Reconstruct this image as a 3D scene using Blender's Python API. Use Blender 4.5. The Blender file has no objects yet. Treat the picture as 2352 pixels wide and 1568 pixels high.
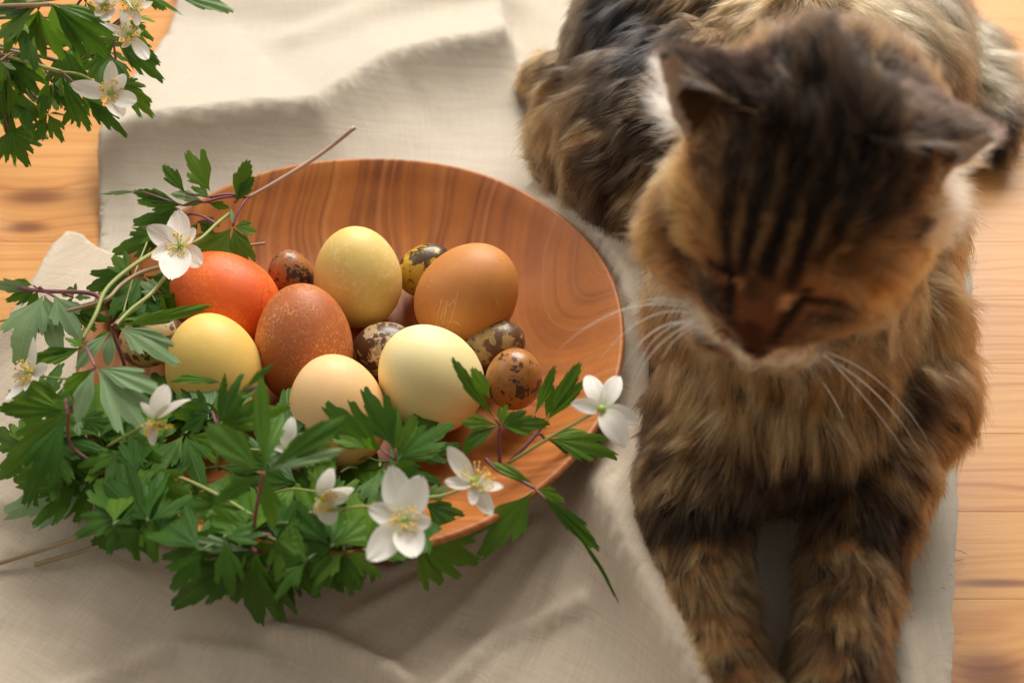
import bpy, bmesh, math, random
import numpy as np
from mathutils import Vector, Matrix, noise
from mathutils.bvhtree import BVHTree
from mathutils.geometry import delaunay_2d_cdt
random.seed(7); RNG = np.random.default_rng(7)
scene = bpy.context.scene
C = scene.collection
# ------------------------------------------------------------------ camera
PITCH = math.radians(47.5); LENS = 42.0; DIST = LENS/36*0.506
CAM = Vector((0, -DIST*math.cos(PITCH), 0.03 + DIST*math.sin(PITCH)))
cd = bpy.data.cameras.new('camera'); cam = bpy.data.objects.new('camera', cd); C.objects.link(cam)
cam.location = CAM; cam.rotation_euler = (math.pi/2 - PITCH, 0, 0)
cd.lens = LENS; cd.sensor_width = 36; cd.clip_start = .01; cd.clip_end = 50
cd.dof.use_dof = True; cd.dof.focus_distance = 0.572; cd.dof.aperture_fstop = 6.0
scene.camera = cam
# ------------------------------------------------------------------ light
w = bpy.data.worlds.new('World'); scene.world = w; w.use_nodes = True
bg = w.node_tree.nodes['Background']; bg.inputs[0].default_value = (1.0, .925, .83, 1); bg.inputs[1].default_value = 0.33
def area(name, loc, target, sx, sy, power, col):
    l = bpy.data.lights.new(name, 'AREA'); l.shape = 'RECTANGLE'; l.size = sx; l.size_y = sy; l.energy = power; l.color = col
    o = bpy.data.objects.new(name, l); C.objects.link(o); o.location = loc
    o.rotation_euler = (Vector(target) - Vector(loc)).to_track_quat('-Z', 'Y').to_euler(); return o
area('window_light', (.28, 1.32, 1.28), (0, .0, 0), 1.3, 1.0, 58, (1, .955, .875))
area('side_fill_light', (-1.6, .6, 1.2), (0, 0, 0), 1.0, 1.0, 8, (1, .95, .88))  # weak fill lamp added at the left, no window known there
scene.view_settings.view_transform = 'Standard'; scene.view_settings.look = 'None'
scene.view_settings.exposure = 0.15; scene.view_settings.gamma = 1
scene.render.engine = 'CYCLES'
cy = scene.cycles; cy.use_denoising = True; cy.max_bounces = 10; cy.transparent_max_bounces = 8
cy.diffuse_bounces = 4; cy.glossy_bounces = 3; cy.transmission_bounces = 6; cy.caustics_reflective = False; cy.caustics_refractive = False
scene.cycles_curves.shape = 'RIBBONS'; scene.cycles_curves.subdivisions = 2
# ------------------------------------------------------------------ measuring: photo position + height above table -> place
RIGHT = Vector((1, 0, 0)); DOWN = Vector((0, -math.sin(PITCH), -math.cos(PITCH))); FWD = Vector((0, math.cos(PITCH), -math.sin(PITCH)))
def ray(u, v):
    return (FWD + RIGHT*((u-1176)/2352*36/LENS) + DOWN*((v-784)/2352*36/LENS))
def at(u, v, z=0.0):
    d = ray(u, v); t = (z - CAM.z)/d.z; return CAM + d*t
def C3(x, y): return (x*.46875, 275.6 + y*.46875)
def C4(x, y): return (x*.4728, 826.9 + y*.4728)
def C6(x, y): return (643 + x*.47285, 827 + y*.47285)
def C7(x, y): return (x*.35156, y*.35156)
# ------------------------------------------------------------------ object helpers
def link(o, parent=None):
    C.objects.link(o)
    if parent: o.parent = parent
    return o
def tag(o, label=None, cat=None, group=None, kind=None):
    if label: o['label'] = label
    if cat: o['category'] = cat
    if group: o['group'] = group
    if kind: o['kind'] = kind
    return o
def empty(name, loc, label, cat, group=None):
    o = bpy.data.objects.new(name, None); o.location = loc; o.empty_display_size = .01
    C.objects.link(o); tag(o, label, cat, group); bpy.context.view_layer.update(); return o
def mesh_obj(name, verts, faces, mat, parent=None, smooth=True, uv=None):
    """verts in world space; parented things are stored relative to the parent's location"""
    me = bpy.data.meshes.new(name)
    off = Vector(parent.location) if parent is not None else Vector((0, 0, 0))
    if parent is not None and parent.parent is not None: off = off + Vector(parent.parent.location)
    me.from_pydata([tuple(Vector(v) - off) for v in verts], [], faces)
    if smooth: me.polygons.foreach_set('use_smooth', [True]*len(me.polygons))
    if mat: me.materials.append(mat)
    if uv is not None:
        l = me.uv_layers.new(name='UVMap')
        idx = np.empty(len(me.loops), dtype=np.int32); me.loops.foreach_get('vertex_index', idx)
        l.data.foreach_set('uv', np.asarray(uv, dtype=np.float32)[idx].ravel())
    me.update()
    o = bpy.data.objects.new(name, me); return link(o, parent)
def tube_geo(pts, rads, n=7, cap=True):
    pts = [Vector(p) for p in pts]; V = []; F = []
    up = Vector((.3, .2, 1)).normalized(); k = len(pts)
    if not hasattr(rads, '__len__'): rads = [rads]*k
    for i, p in enumerate(pts):
        t = (pts[min(i+1, k-1)] - pts[max(i-1, 0)]).normalized()
        a = t.cross(up)
        a = a.normalized() if a.length > 1e-4 else t.orthogonal().normalized()
        b = t.cross(a)
        for j in range(n):
            an = 2*math.pi*j/n; V.append(p + (a*math.cos(an) + b*math.sin(an))*rads[i])
    for i in range(k-1):
        for j in range(n):
            F.append((i*n+j, i*n+(j+1) % n, (i+1)*n+(j+1) % n, (i+1)*n+j))
    if cap: F.append(tuple(range(n))[::-1]); F.append(tuple((k-1)*n+j for j in range(n)))
    return V, F
def smooth_path(pts, n=4):
    pts = [Vector(p) for p in pts]
    if len(pts) < 3:
        return [pts[0].lerp(pts[-1], i/n) for i in range(n+1)]
    out = []
    for i in range(len(pts)-1):
        p0 = pts[max(i-1, 0)]; p1 = pts[i]; p2 = pts[i+1]; p3 = pts[min(i+2, len(pts)-1)]
        for k in range(n):
            t = k/n
            out.append(.5*((2*p1) + (p2-p0)*t + (2*p0-5*p1+4*p2-p3)*t*t + (3*p1-p0-3*p2+p3)*t**3))
    out.append(pts[-1]); return out
class Geo:
    def __init__(s): s.V = []; s.F = []
    def add(s, V, F):
        b = len(s.V); s.V += list(V); s.F += [tuple(i+b for i in f) for f in F]
    def tube(s, pts, r, n=7): s.add(*tube_geo(pts, r, n))
# ------------------------------------------------------------------ material helpers
def new_mat(name):
    m = bpy.data.materials.new(name); m.use_nodes = True
    nt = m.node_tree; nt.nodes.clear()
    return m, NT(nt)
class NT:
    def __init__(s, nt): s.nt = nt; s.out = nt.nodes.new('ShaderNodeOutputMaterial')
    def n(s, typ, ins=None, **kw):
        nd = s.nt.nodes.new('ShaderNode'+typ)
        for k, v in kw.items(): setattr(nd, k, v)
        for k, v in (ins or {}).items():
            i = nd.inputs[k]
            if isinstance(v, bpy.types.NodeSocket): s.nt.links.new(v, i)
            else: i.default_value = v
        return nd
    def math(s, op, a, b=0.0, c=0.0):
        return s.n('Math', {0: a, 1: b, 2: c}, operation=op).outputs[0]
    def mix(s, f, a, b, blend='MIX'):
        nd = s.n('Mix', data_type='RGBA', blend_type=blend)
        for i, v in ((0, f), (6, a), (7, b)):
            if isinstance(v, bpy.types.NodeSocket): s.nt.links.new(v, nd.inputs[i])
            else: nd.inputs[i].default_value = v if i == 0 else (tuple(v)+(1,))[:4]
        return nd.outputs[2]
    def ramp(s, f, stops, interp='LINEAR'):
        nd = s.n('ValToRGB', {0: f}); cr = nd.color_ramp; cr.interpolation = interp
        while len(cr.elements) < len(stops): cr.elements.new(.5)
        for e, (p, c) in zip(cr.elements, stops):
            e.position = p; e.color = (c, c, c, 1) if not hasattr(c, '__len__') else tuple(c)+(1,)
        return nd.outputs[0]
    def noise(s, vec, scale, detail=3, rough=.55, dist=0.0):
        return s.n('TexNoise', {'Vector': vec, 'Scale': scale, 'Detail': detail, 'Roughness': rough, 'Distortion': dist}).outputs[0]
    def mapping(s, vec, scale=(1, 1, 1), loc=(0, 0, 0), rot=(0, 0, 0)):
        return s.n('Mapping', {'Vector': vec, 'Scale': scale, 'Location': loc, 'Rotation': rot}).outputs[0]
    def bump(s, h, strength, dist, normal=None):
        d = {'Height': h, 'Strength': strength, 'Distance': dist}
        if normal is not None: d['Normal'] = normal
        return s.n('Bump', d).outputs[0]
    def bsdf(s, **kw):
        return s.n('BsdfPrincipled', {k.replace('_', ' '): v for k, v in kw.items()}).outputs[0]
    def done(s, sh): s.nt.links.new(sh, s.out.inputs[0])
def srgb(r, g, b):
    f = lambda c: (c/255/12.92) if c/255 <= .04045 else ((c/255+.055)/1.055)**2.4
    return (f(r), f(g), f(b))
# ------------------------------------------------------------------ table
KNOTS = [(at(85, 452), .020, .008), (at(62, 522), .013, .005), (at(2275, 1548), .018, .011), (at(2290, 1338), .022, .0022)]
def wood_table_mat():
    m, t = new_mat('pine_wood')
    g = t.n('NewGeometry').outputs['Position']
    rnd = t.n('ObjectInfo').outputs['Random']
    off = t.n('CombineXYZ', {0: t.math('MULTIPLY', rnd, 7.3), 1: t.math('MULTIPLY', rnd, 3.1), 2: rnd}).outputs[0]
    p = t.n('VectorMath', {0: g, 1: off}, operation='ADD').outputs[0]
    warp = t.noise(t.mapping(p, (5, 26, 5)), 1.0, 2)
    sep = t.n('SeparateXYZ', {0: p})
    yy = t.math('MULTIPLY_ADD', warp, .030, sep.outputs[1])
    knot_dark = None
    for (c, rx, ry) in KNOTS:
        d = t.n('VectorMath', {0: t.n('VectorMath', {0: g, 1: tuple(c)}, operation='SUBTRACT').outputs[0], 1: (1/rx, 1/ry, 0)}, operation='MULTIPLY').outputs[0]
        ln = t.n('VectorMath', {0: d}, operation='LENGTH').outputs['Value']
        near = t.math('EXPONENT', t.math('MULTIPLY', t.math('MULTIPLY', ln, ln), -.22))
        yy = t.math('MULTIPLY_ADD', near, ry*1.6, yy)
        core = t.math('EXPONENT', t.math('MULTIPLY', t.math('POWER', ln, 3.0), -1.0))
        knot_dark = core if knot_dark is None else t.math('MAXIMUM', knot_dark, core)
    s = t.math('SINE', t.math('MULTIPLY', yy, 1450.0))
    s2 = t.math('SINE', t.math('MULTIPLY', yy, 610.0))
    rings = t.math('MULTIPLY_ADD', t.math('ADD', s, s2), .25, .5)
    rings = t.math('POWER', rings, 1.8)
    amt = t.math('MULTIPLY', rings, t.ramp(t.noise(t.mapping(p, (3, 22, 1)), 1.0, 2), [(.35, .15), (.65, .85)]))
    base = t.mix(rnd, (.62, .295, .082), (.52, .235, .062))
    patch = t.noise(t.mapping(p, (4, 10, 1)), 1.0, 3)
    base = t.mix(t.math('MULTIPLY', patch, .55), base, (.72, .43, .18))
    col = t.mix(t.math('MULTIPLY', amt, 1.15), base, (.46, .155, .038))
    fine = t.noise(t.mapping(p, (30, 900, 1)), 1.0, 2)
    col = t.mix(t.math('MULTIPLY', fine, .28), col, (.33, .13, .045))
    col = t.mix(t.math('MULTIPLY', knot_dark, .85), col, (.16, .045, .018))
    b = t.bump(t.math('ADD', amt, fine), .12, .0004)
    t.done(t.bsdf(Base_Color=col, Roughness=t.math('MULTIPLY_ADD', fine, .12, .30), Normal=b, Coat_Weight=.08, Coat_Roughness=.25, Specular_IOR_Level=.35))
    return m
pine = wood_table_mat()
tbl = empty('wooden_table', (0, 0, -.03), 'honey coloured pine table top of glued planks under the linen cloths', 'table')
PW = .0462; y0 = at(2200, 995).y; k0 = math.floor((-.55-y0)/PW); yk = y0 + k0*PW
while yk < .75:
    a, b, x0, x1, bv = yk+.00001, yk+PW-.00001, -.85, .85, .00018
    prof = [(a, -.03), (a, -bv), (a+bv, 0), (b-bv, 0), (b, -bv), (b, -.03)]
    V = [(x, y, z) for x in (x0, x1) for (y, z) in prof]
    F = [(i, i+1, i+7, i+6) for i in range(5)] + [(5, 0, 6, 11), (0, 5, 4, 3, 2, 1), (6, 7, 8, 9, 10, 11)]
    mesh_obj('plank', V, F, pine, tbl, smooth=False)
    yk += PW
# ------------------------------------------------------------------ linen
def linen_mat(name, base, dark, ang=0.0, scale=1.0):
    m, t = new_mat(name)
    g = t.n('TexCoord').outputs['Object']
    s0 = t.n('SeparateXYZ', {0: g}); zz_ = s0.outputs[2]
    g = t.n('CombineXYZ', {0: t.math('MULTIPLY_ADD', zz_, .9, s0.outputs[0]), 1: t.math('ADD', zz_, s0.outputs[1])}).outputs[0]
    g = t.mapping(g, rot=(0, 0, ang))
    wob = t.noise(g, 60, 2)
    sep = t.n('SeparateXYZ', {0: g})
    k = 2*math.pi/.00105/scale
    wx = t.math('SINE', t.math('MULTIPLY', t.math('MULTIPLY_ADD', wob, .0012, sep.outputs[0]), k))
    wy = t.math('SINE', t.math('MULTIPLY', t.math('MULTIPLY_ADD', wob, .0012, sep.outputs[1]), k))
    weave = t.math('MULTIPLY', wx, wy)
    sx = t.noise(t.mapping(g, (900, 35, 1)), 1.0, 2, .7); sy = t.noise(t.mapping(g, (35, 900, 1)), 1.0, 2, .7)
    slub = t.math('MULTIPLY', t.math('ADD', sx, sy), .5)
    big = t.noise(g, 14, 4)
    c = t.mix(t.ramp(slub, [(.30, 0), (.68, 1)]), dark, base)
    c = t.mix(t.math('MULTIPLY_ADD', weave, .09, .12), c, dark)
    c = t.mix(t.math('MULTIPLY', big, .35), c, tuple(x*.82 for x in base))
    crease = t.noise(t.mapping(g, (1.0, 4.0, 1), rot=(0, 0, .75)), 13, 3, .5, .4)
    crease = t.math('ABSOLUTE', t.math('SUBTRACT', crease, .5))
    h = t.math('ADD', t.math('MULTIPLY', weave, .30), t.math('MULTIPLY', slub, 1.0))
    b1 = t.bump(crease, .22, .004)
    b = t.bump(h, .55, .0005, b1)
    d = t.bsdf(Base_Color=c, Roughness=.85, Normal=b, Sheen_Weight=.25, Sheen_Roughness=.5, Specular_IOR_Level=.15)
    tr = t.n('BsdfTranslucent', {0: c, 'Normal': b}).outputs[0]
    t.done(t.n('MixShader', {0: .12, 1: d, 2: tr}).outputs[0])
    return m
linen_light = linen_mat('linen_light', (.68, .60, .49), (.52, .45, .36), .06)
linen_grey = linen_mat('linen_taupe', (.76, .65, .515), (.56, .46, .35), .45, 1.1)
def polyline_sd(P, line):
    """distance to a polyline, signed by side (positive = left of travel), and position along it"""
    best = np.full(len(P), 1e9); sg = np.zeros(len(P)); par = np.zeros(len(P)); n = len(line)-1
    for i in range(n):
        a = np.array(line[i][:2]); b = np.array(line[i+1][:2]); d = b-a
        t = np.clip(((P-a) @ d)/(d @ d), 0, 1); q = a + t[:, None]*d; r = P-q
        dd = np.hypot(r[:, 0], r[:, 1]); s = d[0]*r[:, 1]-d[1]*r[:, 0]
        m = dd < best; best[m] = dd[m]; sg[m] = np.sign(s[m]); par[m] = (i+t[m])/n
    return best*np.where(sg == 0, 1, sg), par
def sstep(x, a, b):
    t = np.clip((x-a)/(b-a), 0, 1); return t*t*(3-2*t)
def vnoise(P, scale, seed=0.0, sy=1.0):
    return np.array([noise.noise(Vector((x*scale+seed, y*scale*sy, seed))) for x, y in P])
def cloth(name, outline_px, zfun, mat, label, cat, step=.004, rough=.0006, thick=.0009, zedge=0.0):
    o2 = [at(u, v, zedge) for (u, v) in outline_px]; o2 = [Vector((p.x, p.y)) for p in o2]
    dense = []
    for i in range(len(o2)):
        a, b = o2[i], o2[(i+1) % len(o2)]; k = max(1, int((b-a).length/.0035))
        for j in range(k):
            q = a.lerp(b, j/k); nz = Vector((noise.noise(Vector((q.x*70, q.y*70, 3))), noise.noise(Vector((q.x*70, q.y*70, 9)))))
            dense.append(q + nz*rough*2.2 + Vector((random.uniform(-1, 1), random.uniform(-1, 1)))*rough*.35)
    xs = [p.x for p in dense]; ys = [p.y for p in dense]
    pts = list(dense)
    x = min(xs)
    while x < max(xs):
        y = min(ys)
        while y < max(ys):
            pts.append(Vector((x+random.uniform(-.2, .2)*step, y+random.uniform(-.2, .2)*step))); y += step
        x += step
    n = len(dense)
    V, E_, F, *_ = delaunay_2d_cdt(pts, [(i, (i+1) % n) for i in range(n)], [], 0, 1e-6)
    # keep triangles whose centre is inside the outline
    poly = np.array([(p.x, p.y) for p in dense]); vv = np.array([(p.x, p.y) for p in V])
    F = np.array([f for f in F if len(f) == 3]); cen = vv[F].mean(1)
    inside = np.zeros(len(cen), bool); j = n-1
    for i in range(n):
        xi, yi = poly[i]; xj, yj = poly[j]
        if yi != yj:
            c = ((yi > cen[:, 1]) != (yj > cen[:, 1])) & (cen[:, 0] < (xj-xi)*(cen[:, 1]-yi)/(yj-yi)+xi); inside ^= c
        j = i
    F = F[inside]; z = zfun(vv)
    ok = F.copy(); a = vv[ok[:, 1]]-vv[ok[:, 0]]; b = vv[ok[:, 2]]-vv[ok[:, 0]]
    fl = (a[:, 0]*b[:, 1]-a[:, 1]*b[:, 0]) < 0; F[fl] = F[fl][:, ::-1]
    o = mesh_obj(name, [(p[0], p[1], zz) for p, zz in zip(vv, z)], [tuple(int(q) for q in f) for f in F], mat)
    so = o.modifiers.new('thickness', 'SOLIDIFY'); so.thickness = thick; so.offset = 1
    tag(o, label, cat)
    # frayed threads at the edge
    g = Geo()
    for i in range(0, n, 2):
        if random.random() < .55:
            p = dense[i]; q = dense[(i+1) % n]; d = (q-p).normalized(); nn = Vector((d.y, -d.x))
            if random.random() < .5: nn = -nn
            L = random.uniform(.002, .006)
            zz = float(zfun(np.array([[p.x, p.y]]))[0])+.0006
            pts3 = [Vector((p.x, p.y, zz))]
            for k in range(1, 5):
                pts3.append(pts3[-1]+Vector(((nn.x+d.x*random.uniform(-.8, .8))*L/4, (nn.y+d.y*random.uniform(-.8, .8))*L/4, random.uniform(-.0002, .0003))))
            g.tube(pts3, .0002, 4)
    mesh_obj('frayed_thread', g.V, g.F, mat, o)['kind'] = 'stuff'
    return o
BC = Vector((-.0757, -.0085)); BR = .1285; RIMZ = .050        # bowl centre, radius, rim height
RIDGE = [at(u, v, .024) for u, v in [(180, 352), (270, 332), (450, 308), (600, 292), (730, 276), (820, 215), (900, 165), (1010, 132), (1130, 108), (1250, 70), (1500, 0)]]
def z_runner(P):
    sd, par = polyline_sd(P, RIDGE)
    edge_a = np.array(at(1152, 108)[:2]); edge_b = np.array(at(1215, 440)[:2]); ed = edge_b-edge_a
    esd = (ed[0]*(P[:, 1]-edge_a[1])-ed[1]*(P[:, 0]-edge_a[0]))/np.hypot(*ed)
    h = .043*sstep(par, -.05, .16)*(1-.25*par)*(1-sstep(esd, -.001, .009))
    back = np.where(sd >= 0, h*np.exp(-np.abs(sd)/.10), 0)
    front = np.where(sd < 0, h*np.exp(-np.abs(sd)/.023)*(1-sstep(-sd, .03, .09)), 0)
    z = back+front
    z = z + (.0016*vnoise(P, 16, 1.0) + .0006*vnoise(P, 45, 4.0)) * 1.0
    # far folds running across the back
    for (pts, hh, wd) in FOLDS_A:
        s2, _ = polyline_sd(P, pts); z = z + hh*np.exp(-(s2/wd)**2)
    r = np.hypot(P[:, 0]-BC.x, P[:, 1]-BC.y)
    return np.maximum(z, 0)*sstep(r, .05, .12) + .0022
FOLDS_A = [([at(470, 40), at(800, 60), at(1150, 20)], .010, .02), ([at(700, 150), at(900, 90), at(1100, 40)], .006, .014),
           ([at(1750, 1640), at(2010, 1540), at(2090, 1430)], .0, .01), ([at(2085, 1660), at(2070, 1560), at(2055, 1490)], .016, .011)]
runner_out = [(300, -150), (430, 10), (400, 110), (330, 230), (285, 310), (252, 380), (238, 470), (232, 540), (226, 700), (230, 1000), (300, 1400), (420, 1800),
              (2180, 1800), (2180, 1568), (2190, 1300), (2195, 1050), (2205, 905), (2228, 860), (2232, 760), (2225, 600), (2200, 300), (2100, -150)]
cloth('linen_runner', runner_out, z_runner, linen_light, 'pale beige linen runner with a raised fold behind the wooden bowl', 'tablecloth', step=.0045)
# cloth corner laid over: bunched napkin
CREST = [at(u, v, .02) for u, v in [(1330, 1075), (1352, 1130), (1385, 1215), (1430, 1320), (1500, 1450), (1585, 1620), (1640, 1750)]]
CR2 = [at(u, v, .012) for u, v in [(1440, 1060), (1490, 1200), (1550, 1330), (1620, 1500)]]
FOLDS_B = [([at(700, 1300), at(900, 1330), at(1250, 1150)], .0022, .004), ([at(1000, 1620), at(1150, 1480), at(1330, 1420)], .003, .0045), ([at(120, 1620), at(420, 1500), at(620, 1530)], .003, .005), ([at(640, 1475), at(760, 1500), at(930, 1590)], 0.0075, .0060), ([at(330, 1265), at(470, 1300), at(640, 1390)], .002, .005),
           ([at(900, 1560), at(1080, 1400), at(1230, 1230)], .0016, .0045), ([at(1010, 1600), at(1180, 1420), at(1270, 1290)], .0014, .004),
           ([at(800, 1440), at(1000, 1330), at(1180, 1190)], .0016, .004), ([at(0, 1180), at(160, 1200), at(330, 1260)], .002, .006),
           ([at(170, 560), at(90, 700), at(-60, 860)], .006, .012), ([at(1100, 1600), at(1260, 1440), at(1300, 1330)], .0014, .005),
           ([at(-50, 1420), at(200, 1440), at(500, 1560)], .0012, .008)]
def z_napkin(P):
    r = np.hypot(P[:, 0]-BC.x, P[:, 1]-BC.y); ang = np.degrees(np.arctan2(P[:, 1]-BC.y, P[:, 0]-BC.x))
    z = np.zeros(len(P))+.0045
    sd, par = polyline_sd(P, CREST)
    left = .034*np.exp(-np.clip(-sd, 0, None)/.011); rightside = .034*np.exp(-(np.clip(sd, 0, None)/.026)**2)
    hh = np.where(sd < 0, left, rightside)
    z = z + hh*sstep(r, .118, .15)*sstep(P[:, 1], -.6, -.5)
    s2, _ = polyline_sd(P, CR2); z = z + .008*np.exp(-(s2/.007)**2)*sstep(r, .12, .15)
    for (pts, h2, wd) in FOLDS_B:
        s3, _ = polyline_sd(P, pts); z = z + 1.5*h2*np.exp(-(s3/(wd*.85))**2)
    # rises against the bowl on the cat's side
    sector = np.exp(-((ang-20)/42)**2)
    z = z + sector*.047*sstep(r, .085, .137)*(1-sstep(r, .158, .185)*.5)
    z = z + (.0011*vnoise(P, 20, 7.0) + .0005*vnoise(P, 60, 2.0))*sstep(r, .1, .13)
    cap = np.where(r < .134, np.interp(r, [0, .066, .072, .118, .1275, .137], [.0042, .0042, .0055, .030, .040, .046]), 1.0)
    return np.minimum(z, cap)
napkin_out = [(-150, 930), (0, 802), (60, 715), (105, 640), (130, 592), (160, 562), (195, 556), (250, 580), (330, 610), (600, 560), (900, 540), (1180, 520),
              (1262, 470), (1300, 455), (1345, 450), (1372, 490), (1420, 570), (1456, 700), (1475, 850), (1480, 960), (1500, 1150), (1560, 1330), (1650, 1500), (1760, 1850), (-150, 1850)]
cloth('linen_napkin', napkin_out, z_napkin, linen_grey, 'taupe linen napkin spread under the bowl with a bunched fold beside the cat', 'napkin', step=.0030, zedge=.004)
# ------------------------------------------------------------------ bowl
def bowl_mat():
    m, t = new_mat('cherry_wood')
    g = t.n('NewGeometry').outputs['Position']
    c = at(1480, 600, .03)
    p = t.n('VectorMath', {0: g, 1: tuple(c)}, operation='SUBTRACT').outputs[0]
    wn = t.n('TexNoise', {'Vector': p, 'Scale': 6.0, 'Detail': 2.0, 'Roughness': .5}).outputs[1]
    wv = t.n('VectorMath', {0: t.n('VectorMath', {0: wn, 1: (.5, .5, .5)}, operation='SUBTRACT').outputs[0], 'Scale': .075}, operation='SCALE').outputs[0]
    q = t.n('VectorMath', {0: p, 1: wv}, operation='ADD').outputs[0]
    q = t.n('VectorMath', {0: q, 1: (1.0, .85, .35)}, operation='MULTIPLY').outputs[0]
    d = t.n('VectorMath', {0: q}, operation='LENGTH').outputs['Value']
    def rings(freq, off):
        f = t.math('FRACT', t.math('MULTIPLY_ADD', d, freq, off)); return f
    r1 = rings(62, .2); r2 = rings(151, .0)
    dv = t.n('CombineXYZ', {0: d}).outputs[0]
    n1 = t.noise(dv, 66, 2, .5); n2 = t.noise(dv, 330, 2, .6)
    band = t.ramp(n1, [(.38, 0), (.47, .25), (.53, 1), (.56, .15), (.61, .30), (.66, 1), (.69, .2)])
    band2 = t.ramp(n2, [(.42, 0), (.62, 1)])
    patch = t.noise(p, 16, 4, .6, .8)
    col = t.mix(t.ramp(patch, [(.3, 0), (.7, 1)]), (.62, .225, .036), (.44, .138, .023))
    vary = t.ramp(t.noise(p, 22, 2), [(.36, .35), (.62, 1)])
    col = t.mix(t.math('MULTIPLY', t.math('MULTIPLY', band, vary), .92), col, (.185, .052, .017))
    col = t.mix(t.math('MULTIPLY', band2, .24), col, (.20, .06, .022))
    light = t.ramp(t.math('ABSOLUTE', t.math('SUBTRACT', t.math('FRACT', t.math('MULTIPLY_ADD', d, 37, .4)), .5)), [(0, 1), (.08, 0)])
    col = t.mix(t.math('MULTIPLY', light, .30), col, (.68, .31, .12))
    xr = t.n('SeparateXYZ', {0: p}).outputs[0]
    pink = t.ramp(t.math('MULTIPLY_ADD', xr, 5.0, 1.0), [(.25, 0), (.85, 1)])
    col = t.mix(t.math('MULTIPLY', pink, .25), col, (.44, .15, .055))
    fine = t.noise(t.mapping(q, (1400, 120, 400)), 1.0, 2, .6)
    fleck = t.noise(p, 900, 2, .7)
    col = t.mix(t.math('MULTIPLY', fine, .25), col, (.20, .06, .02))
    col = t.mix(t.ramp(fleck, [(.60, 0), (.78, .5)]), col, (.20, .06, .02))
    spots = t.ramp(t.n('TexVoronoi', {'Vector': p, 'Scale': 130.0}).outputs[0], [(.05, 1), (.10, 0)])
    gate = t.ramp(t.noise(p, 30, 1), [(.60, 0), (.68, 1)])
    col = t.mix(t.math('MULTIPLY', t.math('MULTIPLY', spots, gate), .7), col, (.07, .02, .01))
    b = t.bump(t.math('ADD', t.math('ADD', band, fine), fleck), .10, .0006)
    t.done(t.bsdf(Base_Color=col, Roughness=t.math('MULTIPLY_ADD', fleck, .14, .42), Normal=b, Specular_IOR_Level=.38))
    return m
prof_in = [(0, .0125), (.03, .0125), (.055, .0135), (.072, .0165), (.088, .0225), (.102, .0305), (.114, .0395), (.1215, .0462), (.1250, .0490)]
prof_out = [(.1270, .0502), (.1285, .0497), (.1290, .0480), (.1275, .0455), (.120, .037), (.108, .0265), (.092, .0165), (.078, .0105), (.071, .008), (.068, .0058), (.0, .0058)]
def floor_z(x, y):
    r = math.hypot(x-BC.x, y-BC.y); return float(np.interp(r, [a for a, _ in prof_in], [b for _, b in prof_in]))
bowl = empty('wooden_bowl', (BC.x, BC.y, .005), 'shallow round cherry wood bowl with swirling grain holding the dyed eggs', 'bowl')
def lathe(prof, n, cx, cy_):
    V = []; F = []
    for i, (r, z) in enumerate(prof):
        for j in range(n):
            a = 2*math.pi*j/n; rr = max(r, 1e-5)*(1+.004*math.sin(2*a+1)+.002*math.sin(5*a))
            V.append((cx+rr*math.cos(a), cy_+rr*math.sin(a), z+(.0009*math.sin(a*3+.5)+.0004*math.sin(7*a))*(r/.12)**3))
    for i in range(len(prof)-1):
        for j in range(n): F.append((i*n+j, i*n+(j+1) % n, (i+1)*n+(j+1) % n, (i+1)*n+j))
    return V, F
def refine(pr, k):
    P = smooth_path([Vector((r, z, 0)) for r, z in pr], k); return [(p.x, p.y) for p in P]
bm_ = bowl_mat()
V, F = lathe(refine(prof_in+prof_out, 4), 160, BC.x, BC.y)
mesh_obj('bowl_body', V, F, bm_, bowl)
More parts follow.
